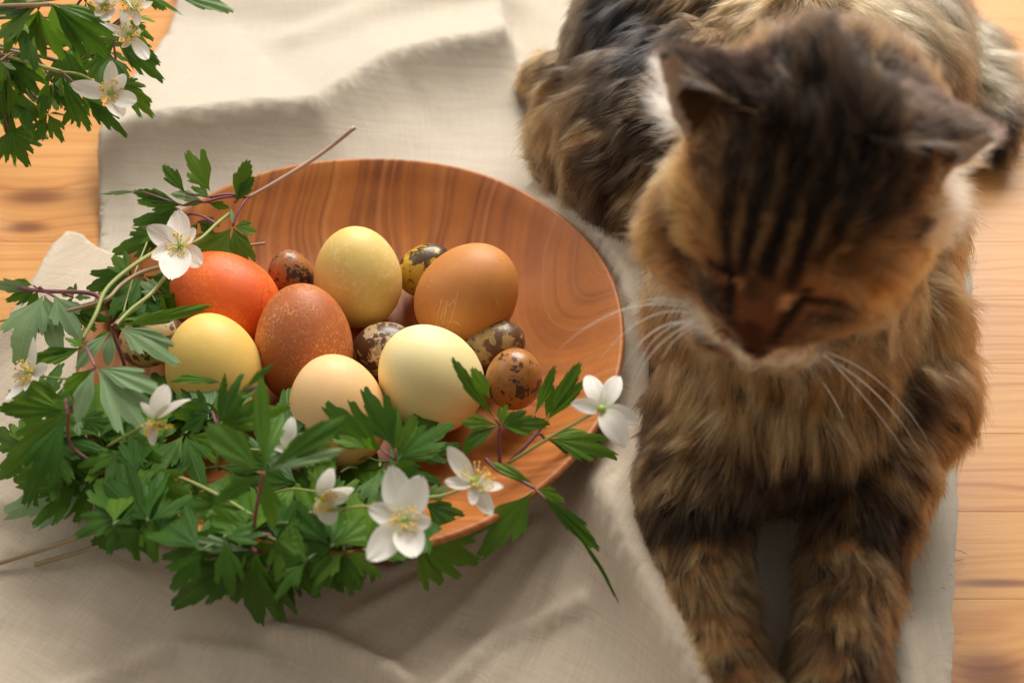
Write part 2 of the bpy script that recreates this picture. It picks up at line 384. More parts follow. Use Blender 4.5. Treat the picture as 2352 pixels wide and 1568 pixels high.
# ------------------------------------------------------------------ eggs
def egg_mat(kind, c):
    m, t = new_mat('eggshell_'+kind)
    g = t.n('TexCoord').outputs['Object']
    info = t.n('ObjectInfo').outputs['Random']
    g = t.n('VectorMath', {0: g, 1: t.n('CombineXYZ', {0: info, 1: info, 2: info}).outputs[0]}, operation='ADD').outputs[0]
    pores = t.noise(g, 1500, 2, .6)
    rough = .52
    if kind.startswith('hen'):
        c1, c2, c3, gr = c
        big = t.noise(g, 35, 4, .6)
        col = t.mix(t.ramp(big, [(.35, 0), (.65, 1)]), c1, c2)
        mott = t.noise(g, 800 if gr > .5 else 260, 4, .75)
        mask = t.math('MULTIPLY', t.ramp(mott, [(.50, 0), (.62, 1)]), t.ramp(t.noise(g, 55, 2), [(.42, .1), (.62, 1)]))
        col = t.mix(t.math('MULTIPLY', mask, gr), col, c3)
        # thin rubbed lines
        ln = t.noise(t.mapping(g, (1600, 40, 200), rot=(.3, .8, .5)), 1.0, 2, .6)
        lm = t.math('MULTIPLY', t.ramp(ln, [(.68, 0), (.72, 1)]), t.ramp(t.noise(g, 70, 2), [(.5, 0), (.6, 1)]))
        col = t.mix(t.math('MULTIPLY', lm, .55), col, c3)
        sp = t.ramp(t.n('TexVoronoi', {'Vector': g, 'Scale': 520.0}).outputs[0], [(.10, 1), (.16, 0)])
        gt = t.ramp(t.noise(g, 140, 1), [(.58, 0), (.66, 1)])
        col = t.mix(t.math('MULTIPLY', t.math('MULTIPLY', sp, gt), .45), col, tuple(x*.35 for x in c1))
        b = t.bump(pores, .4, .00022); bb = t.bump(t.noise(g, 180, 2), .12, .0004, b)
        t.done(t.bsdf(Base_Color=col, Roughness=rough, Normal=bb, Subsurface_Weight=.12, Subsurface_Radius=(.004, .002, .001), Subsurface_Scale=1.0, Specular_IOR_Level=.4))
    else:
        base, dark, pale, amount, palef, spot = c
        n1 = t.noise(g, 95, 4, .72, .5)
        big = t.noise(g, 42, 3, .6)
        blotch = t.ramp(t.math('ADD', t.math('MULTIPLY', n1, .55), t.math('MULTIPLY', big, .45)), [(amount, 1), (amount+.018, 0)])
        sp = t.ramp(t.n('TexVoronoi', {'Vector': t.n('VectorMath', {0: g, 1: t.n('VectorMath', {0: t.n('TexNoise', {'Vector': g, 'Scale': 600.0}).outputs[1], 'Scale': .0012}, operation='SCALE').outputs[0]}, operation='ADD').outputs[0], 'Scale': spot}).outputs[0], [(.24, 1), (.31, 0)])
        gt = t.ramp(t.noise(g, 120, 2), [(.44, 0), (.50, 1)])
        sp = t.math('MULTIPLY', sp, gt)
        sp2 = t.ramp(t.n('TexVoronoi', {'Vector': g, 'Scale': spot*3.1}).outputs[0], [(.16, 1), (.24, 0)])
        sp2 = t.math('MULTIPLY', sp2, t.ramp(t.noise(g, 260, 2), [(.5, 0), (.56, 1)]))
        col = t.mix(t.ramp(t.noise(g, 150, 3), [(.35, 0), (.7, 1)]), base, tuple(x*.7 for x in base))
        pm = t.math('MULTIPLY', t.ramp(t.noise(g, 330, 4, .75), [(.56, 0), (.575, 1)]), t.ramp(t.noise(g, 60, 2), [(.50, 0), (.60, 1)]))
        col = t.mix(t.math('MULTIPLY', pm, palef), col, pale)
        k = t.math('MAXIMUM', blotch, t.math('MAXIMUM', sp, sp2))
        col = t.mix(t.math('MULTIPLY', k, .95), col, dark)
        b = t.bump(t.math('ADD', pores, t.noise(g, 300, 3)), .25, .0004)
        t.done(t.bsdf(Base_Color=col, Roughness=.40, Normal=b, Coat_Weight=.22, Coat_Roughness=.12))
    return m
def egg_pts(L, W, nu=40, nv=28):
    V = []; F = []
    for i in range(nv+1):
        th = math.pi*i/nv; x = -math.cos(th)
        r = math.sin(th)**.97*(1 - .075*x + .0*x*x)
        for j in range(nu): V.append(Vector((r*math.cos(2*math.pi*j/nu)*W/2, r*math.sin(2*math.pi*j/nu)*W/2, x*L/2)))
    for i in range(nv):
        for j in range(nu): F.append((i*nu+j, i*nu+(j+1) % nu, (i+1)*nu+(j+1) % nu, (i+1)*nu+j))
    return V, F
def egg(name, u, v, L, W, axis_img, toward, mat, label, group, lift=0.0):
    """axis_img: picture angle of the small end (deg, 90=up); toward: tilt of the small end towards the viewer (deg)"""
    a = math.radians(axis_img); tl = math.radians(toward)
    ax = (RIGHT*math.cos(a) - DOWN*math.sin(a))*math.cos(tl) - FWD*math.sin(tl)
    z = .0125+W/2
    for _ in range(8):
        p = at(u, v, z)
        low = max(floor_z(p.x+W*.36*math.cos(k), p.y+W*.36*math.sin(k))-floor_z(p.x, p.y) for k in np.arange(0, 6.3, .5))
        half = math.sqrt((W/2)**2*(1-ax.z**2) + (L/2)**2*ax.z**2)
        z = floor_z(p.x, p.y) + half + low*.35 + lift
    V, F = egg_pts(L, W)
    me = bpy.data.meshes.new(name); me.from_pydata([tuple(x) for x in V], [], F); me.materials.append(mat)
    me.polygons.foreach_set('use_smooth', [True]*len(me.polygons))
    o = bpy.data.objects.new(name, me); C.objects.link(o)
    o.location = at(u, v, z); o.rotation_euler = ax.to_track_quat('Z', 'Y').to_euler()
    tag(o, label, 'egg', group); return o
HG = 'dyed hen eggs in the wooden bowl'; QG = 'speckled quail eggs in the wooden bowl'
hm = lambda n, *c: egg_mat('hen_'+n, c)
orange = hm('orange', (.80, .145, .018), (.70, .095, .012), (.86, .28, .07), .75)
pale_y = hm('pale_yellow', (.78, .60, .22), (.70, .50, .14), (.86, .74, .42), .5)
tan = hm('tan', (.60, .25, .065), (.52, .20, .048), (.72, .38, .12), .15)
terra = hm('terracotta', (.47, .135, .036), (.38, .095, .025), (.66, .33, .11), .85)
cream = hm('cream', (.84, .74, .40), (.82, .68, .32), (.88, .80, .50), .1)
yel = hm('yellow', (.80, .56, .15), (.76, .50, .12), (.85, .68, .30), .2)
peach = hm('peach', (.84, .55, .27), (.80, .48, .20), (.88, .65, .36), .1)
e_or = egg('hen_egg', 517, 686, .056, .0455, 150, 10, orange, 'bright orange red egg with fine cracks under the leaves of the upper sprig', HG)
egg('hen_egg', 822, 636, .053, .0445, 93, 30, pale_y, 'pale yellow egg with rubbed patches, farthest back of the large eggs', HG)
e_tan = egg('hen_egg', 1074, 680, .057, .0485, 50, 18, tan, 'light brown egg with a cluster of scratches beside the pale yellow egg', HG, .001)
egg('hen_egg', 698, 790, .0585, .0465, 92, 10, terra, 'mottled terracotta egg standing between the orange, yellow and pale yellow eggs', HG, .002)
egg('hen_egg', 988, 868, .054, .0475, 125, 30, cream, 'cream coloured egg with a green leaf lying against its side', HG, .003)
egg('hen_egg', 492, 848, .054, .0445, 100, 20, yel, 'plain yellow egg half hidden by leaves below the orange egg', HG, .001)
egg('hen_egg', 775, 945, .054, .0445, 100, 20, peach, 'peach coloured egg behind the green leaves at the front of the bowl', HG, .002)
qm = lambda n, *c: egg_mat('quail_'+n, c)
q1 = qm('russet', (.42, .155, .045), (.025, .012, .010), (.70, .52, .34), .43, 1.0, 230.0)
q2 = qm('mustard', (.62, .38, .035), (.030, .014, .006), (.70, .50, .12), .50, .1, 160.0)
q3 = qm('cream_brown', (.52, .37, .20), (.060, .022, .010), (.60, .50, .33), .478, .9, 220.0)
q4 = qm('olive', (.42, .27, .09), (.11, .040, .016), (.50, .38, .22), .515, .9, 240.0)
q5 = qm('rust', (.44, .17, .035), (.030, .012, .008), (.5, .25, .1), .46, .3, 150.0)
q6 = qm('golden', (.58, .40, .17), (.07, .030, .014), (.68, .55, .34), .475, .9, 170.0)
egg('quail_egg', 668, 634, .029, .0235, 100, 35, q1, 'glossy russet quail egg with white flecks between the orange and pale yellow eggs', QG, .004)
egg('quail_egg', 975, 618, .031, .0245, 40, 10, q2, 'mustard yellow quail egg with large black blotches behind the light brown egg', QG, .002)
e_q3 = egg('quail_egg', 884, 801, .032, .0265, 15, 10, q3, 'dark brown quail egg with a chipped white patch beside the cream egg', QG, .002)
egg('quail_egg', 1130, 795, .034, .0268, 20, 10, q4, 'olive quail egg with one dark brown half below the light brown egg', QG, .001)
egg('quail_egg', 1181, 869, .030, .0265, 80, 35, q5, 'rust brown quail egg with black spots, nearest to the cat', QG, .008)
egg('quail_egg', 350, 780, .032, .0245, 20, 10, q6, 'golden speckled quail egg nearly covered by pale leaves left of the yellow egg', QG, .012)
# a flake of missing shell and rubbed scratches lie on the shells themselves
def on_egg(o, u, v, off):
    Mi = o.matrix_world.inverted() if False else (Matrix.Translation(o.location) @ o.rotation_euler.to_matrix().to_4x4()).inverted()
    bv = BVHTree.FromPolygons([x.co for x in o.data.vertices], [tuple(p.vertices) for p in o.data.polygons])
    a = Mi @ CAM; b = (Mi.to_3x3() @ ray(u, v)).normalized(); h = bv.ray_cast(a, b)
    return None if h[0] is None else h[0] + h[1].normalized()*off
def plain_mat(name, col, rough=.5, **kw):
    m, t = new_mat(name); t.done(t.bsdf(Base_Color=tuple(col)+(1,), Roughness=rough, **kw)); return m
def local_mesh(name, V, F, mat, parent):
    me = bpy.data.meshes.new(name); me.from_pydata([tuple(v) for v in V], [], F); me.materials.append(mat)
    me.polygons.foreach_set('use_smooth', [True]*len(me.polygons)); o = bpy.data.objects.new(name, me); link(o, parent); return o
def C5(x, y): return (551+x*.3516, 459+y*.3516)
chip = [C5(*p) for p in [(905, 945), (930, 985), (915, 1015), (935, 1035), (900, 1055), (860, 1050), (815, 1062), (790, 1045), (830, 1030), (868, 1005), (868, 975), (888, 970)]]
cc = C5(875, 1025); V = [on_egg(e_q3, *cc, .00012)]; F = []
for k, q in enumerate(chip):
    h = None; f = 1.0
    while h is None and f > .2: h = on_egg(e_q3, cc[0]+(q[0]-cc[0])*f, cc[1]+(q[1]-cc[1])*f, .00008); f -= .08
    V.append(h)
if all(x is not None for x in V):
    local_mesh('bare_patch', V, [(0, 1+(k+1) % len(chip), 1+k) for k in range(len(chip))], plain_mat('shell_membrane', (.72, .62, .50), .4), e_q3)
scr = plain_mat('scratched_shell', (.80, .56, .27), .6)
g = Geo(); random.seed(3)
def scratch(e, a, b, w, bend=0):
    pts = []
    for k in range(9):
        t = k/8; p = (a[0]+(b[0]-a[0])*t+bend*math.sin(t*3.14), a[1]+(b[1]-a[1])*t); h = on_egg(e, *C5(*p), .00002)
        if h is None: return
        pts.append(h)
    g.tube(pts, [w*(.35+.65*math.sin(3.14*k/8)) for k in range(9)], 4)
for a, b, bend in [((1325, 645), (1282, 840), -10), ((1350, 660), (1318, 830), 8), ((1425, 600), (1345, 865), 10), ((1410, 640), (1360, 700), 0), ((1395, 650), (1410, 690), 0),
                   ((1375, 775), (1450, 835), 14), ((1345, 790), (1440, 820), 18), ((1330, 700), (1300, 800), 4), ((1315, 640), (1310, 690), 0), ((1350, 830), (1352, 870), 0),
                   ((1200, 650), (1168, 682), 0), ((1670, 640), (1690, 690), 0), ((1690, 385), (1720, 400), 0), ((1400, 385), (1420, 380), 0), ((1290, 800), (1320, 860), 6), ((1360, 650), (1330, 760), 0)]:
    scratch(e_tan, a, b, .00013, bend)
for _ in range(60):
    x, y = random.gauss(1300, 140), random.gauss(780, 130)
    scratch(e_tan, (x, y), (x+random.uniform(-14, 14), y+random.uniform(-22, 22)), .00006)
sc = local_mesh('scratches', g.V, g.F, scr, e_tan); sc['kind'] = 'stuff'
g = Geo()
def C5_(p): return p
for a, b, bend in [((150, 460), (190, 620), 12), ((160, 560), (150, 760), -14), ((60, 430), (150, 470), 8), ((175, 590), (215, 610), 4)]:
    scratch(e_or, a, b, .00010, bend)
if g.V: local_mesh('shell_crack', g.V, g.F, plain_mat('crack_line', (.35, .03, .01), .6), e_or)
# ------------------------------------------------------------------ wood anemones
def leaf_mat():
    m, t = new_mat('anemone_leaf')
    uv = t.n('UVMap').outputs[0]; sep = t.n('SeparateXYZ', {0: uv})
    geo = t.n('NewGeometry'); back = geo.outputs['Backfacing']; pos = geo.outputs['Position']
    rnd = t.n('ObjectInfo').outputs['Random']
    # veins: rays from the leaf base through the lobes, plus side veins
    fan = t.math('ABSOLUTE', t.math('SUBTRACT', t.math('FRACT', t.math('MULTIPLY', sep.outputs[0], 3.0)), .5))
    vein = t.ramp(fan, [(0, 1), (.045, 0)])
    side = t.math('FRACT', t.math('SUBTRACT', t.math('MULTIPLY', sep.outputs[1], 7.0), t.math('MULTIPLY', fan, 5.0)))
    sv = t.math('MULTIPLY', t.ramp(side, [(0, .6), (.10, 0), (.90, 0), (1, .6)]), .8)
    vein = t.math('MAXIMUM', vein, sv)
    nz = t.noise(pos, 130, 3)
    top = t.mix(nz, (.015, .068, .008), (.050, .150, .013))
    top = t.mix(t.math('MULTIPLY', t.math('POWER', rnd, 1.6), .85), top, (.150, .290, .022))
    top = t.mix(t.math('MULTIPLY', vein, .40), top, (.12, .26, .06))
    und = t.mix(nz, (.20, .33, .15), (.29, .42, .22))
    und = t.mix(t.math('MULTIPLY', vein, .5), und, (.38, .48, .28))
    col = t.mix(back, top, und)
    b = t.bump(t.math('ADD', t.math('MULTIPLY', vein, -.8), t.math('MULTIPLY', nz, .5)), .5, .0004)
    d = t.bsdf(Base_Color=col, Roughness=t.math('MULTIPLY_ADD', back, .15, .46), Normal=b, Specular_IOR_Level=.22)
    tr = t.n('BsdfTranslucent', {0: t.mix(.6, col, (.16, .32, .015)), 'Normal': b}).outputs[0]
    t.done(t.n('MixShader', {0: .36, 1: d, 2: tr}).outputs[0]); return m
def petal_mat():
    m, t = new_mat('anemone_petal')
    uv = t.n('UVMap').outputs[0]; sep = t.n('SeparateXYZ', {0: uv})
    f = t.math('SINE', t.math('MULTIPLY', sep.outputs[0], 46.0))
    col = t.mix(t.ramp(sep.outputs[1], [(0, 1), (.35, 0)]), (.86, .85, .80), (.70, .74, .52))
    col = t.mix(t.math('MULTIPLY_ADD', f, .04, .05), col, (.62, .60, .55))
    b = t.bump(f, .18, .0002)
    d = t.bsdf(Base_Color=col, Roughness=.5, Normal=b, Specular_IOR_Level=.3)
    tr = t.n('BsdfTranslucent', {0: (.85, .83, .76, 1)}).outputs[0]
    t.done(t.n('MixShader', {0: .35, 1: d, 2: tr}).outputs[0]); return m
def stem_mat(name, a, b_):
    m, t = new_mat(name); p = t.n('NewGeometry').outputs['Position']
    col = t.mix(t.ramp(t.noise(p, 60, 3), [(.35, 0), (.65, 1)]), a, b_)
    t.done(t.bsdf(Base_Color=col, Roughness=.5, Normal=t.bump(t.noise(p, 900, 2), .2, .0003), Subsurface_Weight=.05, Subsurface_Radius=(.001, .001, .0005))); return m
LEAF = leaf_mat(); PETAL = petal_mat()
ST = {'g': stem_mat('stem_green', (.24, .29, .07), (.32, .34, .11)), 'b': stem_mat('stem_brown', (.30, .20, .11), (.36, .28, .14)),
      'p': stem_mat('stem_purple', (.17, .045, .075), (.24, .09, .09)), 'd': stem_mat('stem_dark_green', (.07, .12, .025), (.12, .16, .045)), 'k': stem_mat('stem_pinkish', (.42, .27, .22), (.50, .35, .27))}
POLLEN = plain_mat('pollen_yellow', (.85, .55, .04), .6); FILAMENT = plain_mat('filament_pale', (.78, .74, .42), .5); PISTIL = plain_mat('pistil_green', (.30, .42, .06), .5)
TOCAM = -FWD
def leaflet(parent, B, T, wid=.5, side=1, kind=None, roll=0.0, arch=None, rng=random):
    """B base, T tip in space; wid = width/length; side -1 shows the pale underside to the viewer"""
    B = Vector(B); T = Vector(T); ax = T-B; L = ax.length; ax.normalize()
    n0 = (TOCAM*.62 + Vector((0, 0, 1))*.38 + Vector((rng.uniform(-1, 1), rng.uniform(-1, 1), rng.uniform(-1, 1)))*.30)
    n0 = n0 - ax*n0.dot(ax)
    n0 = n0.normalized() if n0.length > .15 else ax.orthogonal().normalized()
    if roll: n0 = Matrix.Rotation(math.radians(roll), 3, ax) @ n0
    yv = n0.cross(ax).normalized()
    kind = kind or ('w' if wid > .42 else 'n')
    half = math.atan(wid*1.05)
    if kind == 'w': wid *= 1.12; half = math.atan(wid*1.05)
    if kind == 'w':
        lobes = [(0, 1.0, .34), (-.60, rng.uniform(.58, .90), .29), (.60, rng.uniform(.58, .90), .29), (-.98, rng.uniform(.36, .60), .23), (.98, rng.uniform(.36, .60), .23)]
    else:
        lobes = [(0, 1.0, .66), (-.82, rng.uniform(.52, .74), .40), (.82, rng.uniform(.52, .74), .40)]
    nth = 56; ns = 6; V = []; F = []; UV = []
    arch = rng.uniform(.05, .20) if arch is None else arch
    cup = rng.uniform(.08, .30); tw = rng.uniform(-.35, .35); ph = rng.uniform(0, 6)
    out = []
    for i in range(nth+1):
        q = -1.18+2.36*i/nth
        r = 0
        for (c, l, w_) in lobes:
            e = abs(q-c)/w_
            r = max(r, l*(1-.34*e**1.5)) if e < 1.25 else r
        edge = max(0, (abs(q)-1.0)/.18)
        r = max(r, .42 if kind == 'w' else .36)*(1-.45*edge)
        saw = (i % 5)/5.0
        if r > .45: r *= 1 - .115*saw*(1 if kind == 'w' else .8) - .03*rng.random()
        out.append((q*half, min(r, 1.0)))
    for i, (th, r) in enumerate(out):
        for k in range(ns+1):
            s = k/ns; rr = r*s
            # narrow stalk-like base: pull the angle in near the base
            t2 = th*(.35+.65*min(1, (rr*2.6)))
            x = rr*math.cos(t2); y = rr*math.sin(t2)*(1.15 if kind == 'w' else 1.0)
            q = th/half
            z = arch*4*x*(1-x)*.35 + cup*(y*y)*1.2 - .25*arch*x*x + .012*math.cos(q*9.4)*rr + .010*math.sin(ph+9*x+5*y)
            y2 = y*math.cos(tw*x)-0; z += y*math.sin(tw*x)
            V.append(B + (ax*x + yv*y2 + n0*z)*L); UV.append((q/2+.5, s))
    for i in range(nth):
        for k in range(ns):
            a = i*(ns+1)+k; f = (a, a+1, a+ns+2, a+ns+1)
            F.append(f if side > 0 else f[::-1])
    return V, F, UV
def petal_geo(B, T, wid, n0, cup, rng):
    B = Vector(B); T = Vector(T); ax = T-B; L = ax.length; ax.normalize()
    n0 = (n0-ax*n0.dot(ax)); n0 = n0.normalized() if n0.length > .05 else ax.orthogonal().normalized(); yv = n0.cross(ax)
    V = []; F = []; UV = []; nx, ny = 11, 8; k1 = rng.uniform(.9, 1.15); notch = rng.uniform(0, .05); tw = rng.uniform(-.4, .4)
    for i in range(nx+1):
        x = i/nx; w_ = wid*1.1*(math.sin(math.pi*min(1, (x*.955+.03))**.92)**.62)*k1
        for j in range(ny+1):
            y = (j/ny-.5)*w_; xx = x - notch*math.exp(-(y/.05)**2)*x**6 + .02*x*math.sin(j*1.3)
            z = cup*x*(1-x)*-1.4 + cup*.9*x*x + y*y*1.3*(1-.5*x) + y*math.sin(tw*x) + .012*math.sin(j*1.9)*x
            V.append(B+(ax*xx+yv*y+n0*z)*L); UV.append((j/ny, x))
    for i in range(nx):
        for j in range(ny):
            a = i*(ny+1)+j; F.append((a, a+1, a+ny+2, a+ny+1))
    return V, F, UV
def flower(root, c, tips, facing=None, wid=.52, cup=.12, stam=True, backview=False, sc=1.0):
    """c = (u,v,z); tips = [(u,v,dz)]"""
    cp = at(*c); fn = (facing or (TOCAM*.8+Vector((0, 0, .3)))).normalized()
    fl = mesh_obj('flower', *pistil_geo(cp + fn*.0008, fn, .0016*sc), PISTIL, root)
    for (u, v, dz) in tips:
        tp = at(u, v, c[2]+dz); d = (tp-cp)
        V, F, UV = petal_geo(cp+d*.05-fn*.0004, tp, wid*random.uniform(.9, 1.1), fn, cup*random.uniform(.6, 1.3)*(-1 if backview else 1), random)
        o = mesh_child('petal', V, F, PETAL, fl, UV)
    if stam and not backview:
        g = Geo(); gy = Geo()
        side = fn.orthogonal().normalized(); s2 = fn.cross(side)
        for k in range(46):
            a = random.uniform(0, 6.28); rr = random.uniform(.0022, .0062)*sc; h = random.uniform(.0025, .0045)*sc
            tip = cp + (side*math.cos(a)+s2*math.sin(a))*rr + fn*h
            g.tube([cp+fn*.0005, cp+(tip-cp)*.6+fn*.0006, tip], .00011, 4)
            dd = Vector((random.uniform(-1, 1), random.uniform(-1, 1), random.uniform(-1, 1))).normalized()*.00055
            gy.tube([tip-dd, tip-dd*.5, tip+dd*.5, tip+dd], [.0001, .00038, .00038, .0001], 5)
        s = mesh_child('filament', g.V, g.F, FILAMENT, fl); s['kind'] = 'stuff'
        s = mesh_child('anther', gy.V, gy.F, POLLEN, fl); s['kind'] = 'stuff'
    return fl
def pistil_geo(c, n, r):
    V = []; F = []; nu, nv = 12, 6; s = n.orthogonal().normalized(); t = n.cross(s)
    for i in range(nv+1):
        ph = math.pi*i/nv
        for j in range(nu):
            a = 2*math.pi*j/nu; k = 1+.14*((i+j) % 2); V.append(c+(s*math.cos(a)+t*math.sin(a))*r*math.sin(ph)*k - n*r*math.cos(ph)*.9)
    for i in range(nv):
        for j in range(nu): F.append((i*nu+j, i*nu+(j+1) % nu, (i+1)*nu+(j+1) % nu, (i+1)*nu+j))
    return V, F
def mesh_child(name, V, F, mat, parent, UV=None):
    return mesh_obj(name, V, F, mat, parent, True, UV)
def sprig(label, stems, leaves, flowers=(), group='wood anemone sprigs around the bowl', pet='p'):
    """stems: [(colour, radius_mm, [(u,v,z)...])]; leaves: [((cu,cv,cz) , node index or None, [(u,v,z,wid,side,..)])]"""
    base = at(*stems[0][2][0]); root = empty('anemone_sprig', base, label, 'flower sprig', group)
    for (c, r, pts) in stems:
        P = smooth_path([at(*p) for p in pts], 6)
        V, F = tube_geo(P, [r*.001*(1-.25*i/len(P)) for i in range(len(P))], 8); mesh_obj('stem', V, F, ST[c], root)
    for lf in leaves:
        cen, node, lts = lf[0], lf[1], lf[2]
        cp = at(*cen)
        if node is not None:
            nd = at(*node); mid = (nd+cp)/2+Vector((0, 0, .002))
            V, F = tube_geo(smooth_path([nd, mid, cp], 4), .00065, 6); mesh_obj('petiole', V, F, ST[pet], root)
        lo = None
        for lt in lts:
            u, v, z, wid, side = lt[:5]; kw = lt[5] if len(lt) > 5 else {}
            tp = at(u, v, z); b = cp + (tp-cp)*.03
            if 'b' in kw: b = at(*kw['b'])
            V, F, UV = leaflet(root, b, tp, wid, side, kw.get('k'), kw.get('roll', 0), kw.get('arch'))
            if lo is None: lo = mesh_obj('leaf', V, F, LEAF, root, True, UV)
            else: mesh_obj('leaflet', V, F, LEAF, lo, True, UV)
            if 'b' in kw and (b-cp).length > .004:
                V, F = tube_geo([cp, (cp+b)/2, b], .0005, 5); mesh_obj('petiolule', V, F, ST['p'], lo)
    for f in flowers: flower(root, *f[0], **(f[1] if len(f) > 1 else {}))
    return root
def L3(x, y, z, w=.5, s=1, **kw):
    u, v = C3(x, y); return (u, v, z, w, s, kw)
def L4(x, y, z, w=.5, s=1, **kw):
    u, v = C4(x, y); return (u, v, z, w, s, kw)
def L6(x, y, z, w=.5, s=1, **kw):
    u, v = C6(x, y); return (u, v, z, w, s, kw)
def L7(x, y, z, w=.5, s=1, **kw):
    u, v = C7(x, y); return (u, v, z, w, s, kw)
def p3(x, y, z): return C3(x, y)+(z,)
def p4(x, y, z): return C4(x, y)+(z,)
def p6(x, y, z): return C6(x, y)+(z,)
def p7(x, y, z): return C7(x, y)+(z,)
def tips(fn, L): return [fn(x, y)+((d[0] if d else .001),) for x, y, *d in L]
random.seed(21)
# --- upper sprig with the long pinkish stem reaching over the back rim
nA = p3(1215, 380, .068)
sprig('leafy sprig whose long pinkish stem pokes over the back rim of the bowl',
      [('k', 1.15, [p3(1740, 35, .085), p3(1560, 175, .075), p3(1350, 305, .070), nA])],
      [(p3(1010, 403, .070), nA, [L3(828, 355, .072, .32, -1), L3(1130, 432, .066, .34, 1, arch=.2), L3(900, 420, .068, .3, 1)]),
       (p3(1030, 378, .074), nA, [L3(903, 138, .088, .50, 1, b=p3(1030, 350, .075), k='w'), L3(792, 212, .084, .34, 1, b=p3(912, 362, .073)), L3(930, 322, .076, .5, 1)]),
       (p3(1150, 405, .070), nA, [L3(1222, 184, .086, .42, 1, roll=35), L3(1250, 270, .080, .35, 1, roll=30)]),
       (p3(900, 420, .070), p3(1010, 403, .070), [L3(640, 345, .074, .26, 1), L3(655, 398, .070, .36, 1, k='w'), L3(480, 362, .078, .10, -1, b=p3(700, 352, .075))]),
       (p3(1140, 520, .066), nA, [L3(930, 800, .052, .62, 1, k='w'), L3(1218, 792, .050, .45, 1, k='w'), L3(1268, 545, .058, .55, 1, k='w'), L3(1240, 680, .052, .4, 1), L3(1135, 430, .068, .22, -1, roll=30)])])
# --- flower sprig at the upper left
fB = p3(885, 618, .078)
sprig('sprig with a fully open white flower above the orange egg',
      [('g', .95, [p3(1125, 458, .066), p3(1060, 510, .070), p3(980, 583, .074), p3(900, 620, .074)]), ('b', .8, [p3(1300, 603, .050), p3(1180, 620, .052), p3(1050, 640, .055)])],
      [(p3(930, 460, .066), p3(1060, 510, .068), [L3(628, 508, .060, .42, 1, k='w'), L3(760, 440, .064, .3, 1), L3(700, 500, .060, .4, 1)]),
       (p3(800, 560, .062), p3(930, 460, .066), [L3(533, 658, .052, .48, 1, k='w'), L3(620, 590, .056, .5, 1), L3(700, 640, .052, .5, 1)]),
       (p3(970, 500, .062), p3(1060, 510, .068), [L3(1085, 515, .058, .6, 1, k='w'), L3(1060, 570, .056, .5, 1), L3(940, 560, .058, .5, 1)])],
      [((fB, tips(C3, [(868, 450, .004), (728, 530, .003), (742, 684, .001), (838, 790, .0), (1003, 722, .0), (955, 530, .003)])), {'wid': .56, 'cup': .10})])
# --- crossing stems and the pale leaves at the left
sprig('sprig of three crossing stems at the left with pale leaves turned underside up',
      [('g', 1.15, [p3(770, 640, .062), p3(640, 722, .070), p3(520, 830, .074), p3(470, 950, .076), p3(405, 1075, .074)]),
       ('b', 1.1, [p3(830, 710, .066), p3(690, 748, .068), p3(590, 810, .070), p3(510, 885, .072), p3(330, 935, .068)]),
       ('g', 1.0, [p3(828, 745, .070), p3(740, 850, .074), p3(640, 930, .076), p3(560, 1012, .078)]),
       ('g', .5, [p3(720, 600, .060), p3(650, 780, .062), p3(600, 960, .062)])],
      [(p3(640, 760, .058), p3(640, 722, .066), [L3(408, 838, .050, .50, 1, k='w'), L3(545, 660, .056, .5, 1, k='w'), L3(500, 780, .052, .5, 1)]),
       (p3(575, 1012, .078), p3(560, 1010, .078), [L3(1050, 905, .092, .13, 1, arch=.35), L3(897, 1212, .074, .34, -1, k='w'), L3(868, 1108, .078, .24, -1)]),
       (p3(550, 1030, .076), p3(560, 1010, .078), [L3(358, 1228, .066, .38, -1), L3(525, 1215, .068, .36, -1), L3(430, 1120, .066, .4, 1)]),
       (p3(600, 985, .070), p3(560, 1010, .078), [L3(760, 950, .062, .5, 1, k='w'), L3(690, 880, .064, .45, 1), L3(755, 1010, .058, .5, 1, k='w')]),
       (p3(785, 850, .056), p3(740, 850, .070), [L3(935, 925, .044, .60, 1, k='w'), L3(680, 790, .058, .7, -1, k='w'), L3(880, 990, .040, .6, 1)])])
nC2 = p3(465, 1208, .082)
sprig('sprig hanging over the left rim with large pale grey green leaves',
      [('p', .9, [p3(610, 1200, .058), p3(580, 1110, .068), p3(550, 1030, .074)]), ('p', .9, [p3(330, 1440, .064), p3(400, 1320, .074), nC2])],
      [(nC2, None, [L3(372, 1492, .072, .34, -1, arch=.2), L3(738, 1560, .070, .34, -1, k='w', arch=.2), L3(805, 1335, .080, .30, -1, arch=.25), L3(300, 1330, .07, .35, 1)]),
       (p3(420, 1110, .076), nC2, [L3(118, 1190, .070, .26, 1), L3(180, 1198, .072, .24, 1), L3(310, 1065, .078, .45, 1)])])
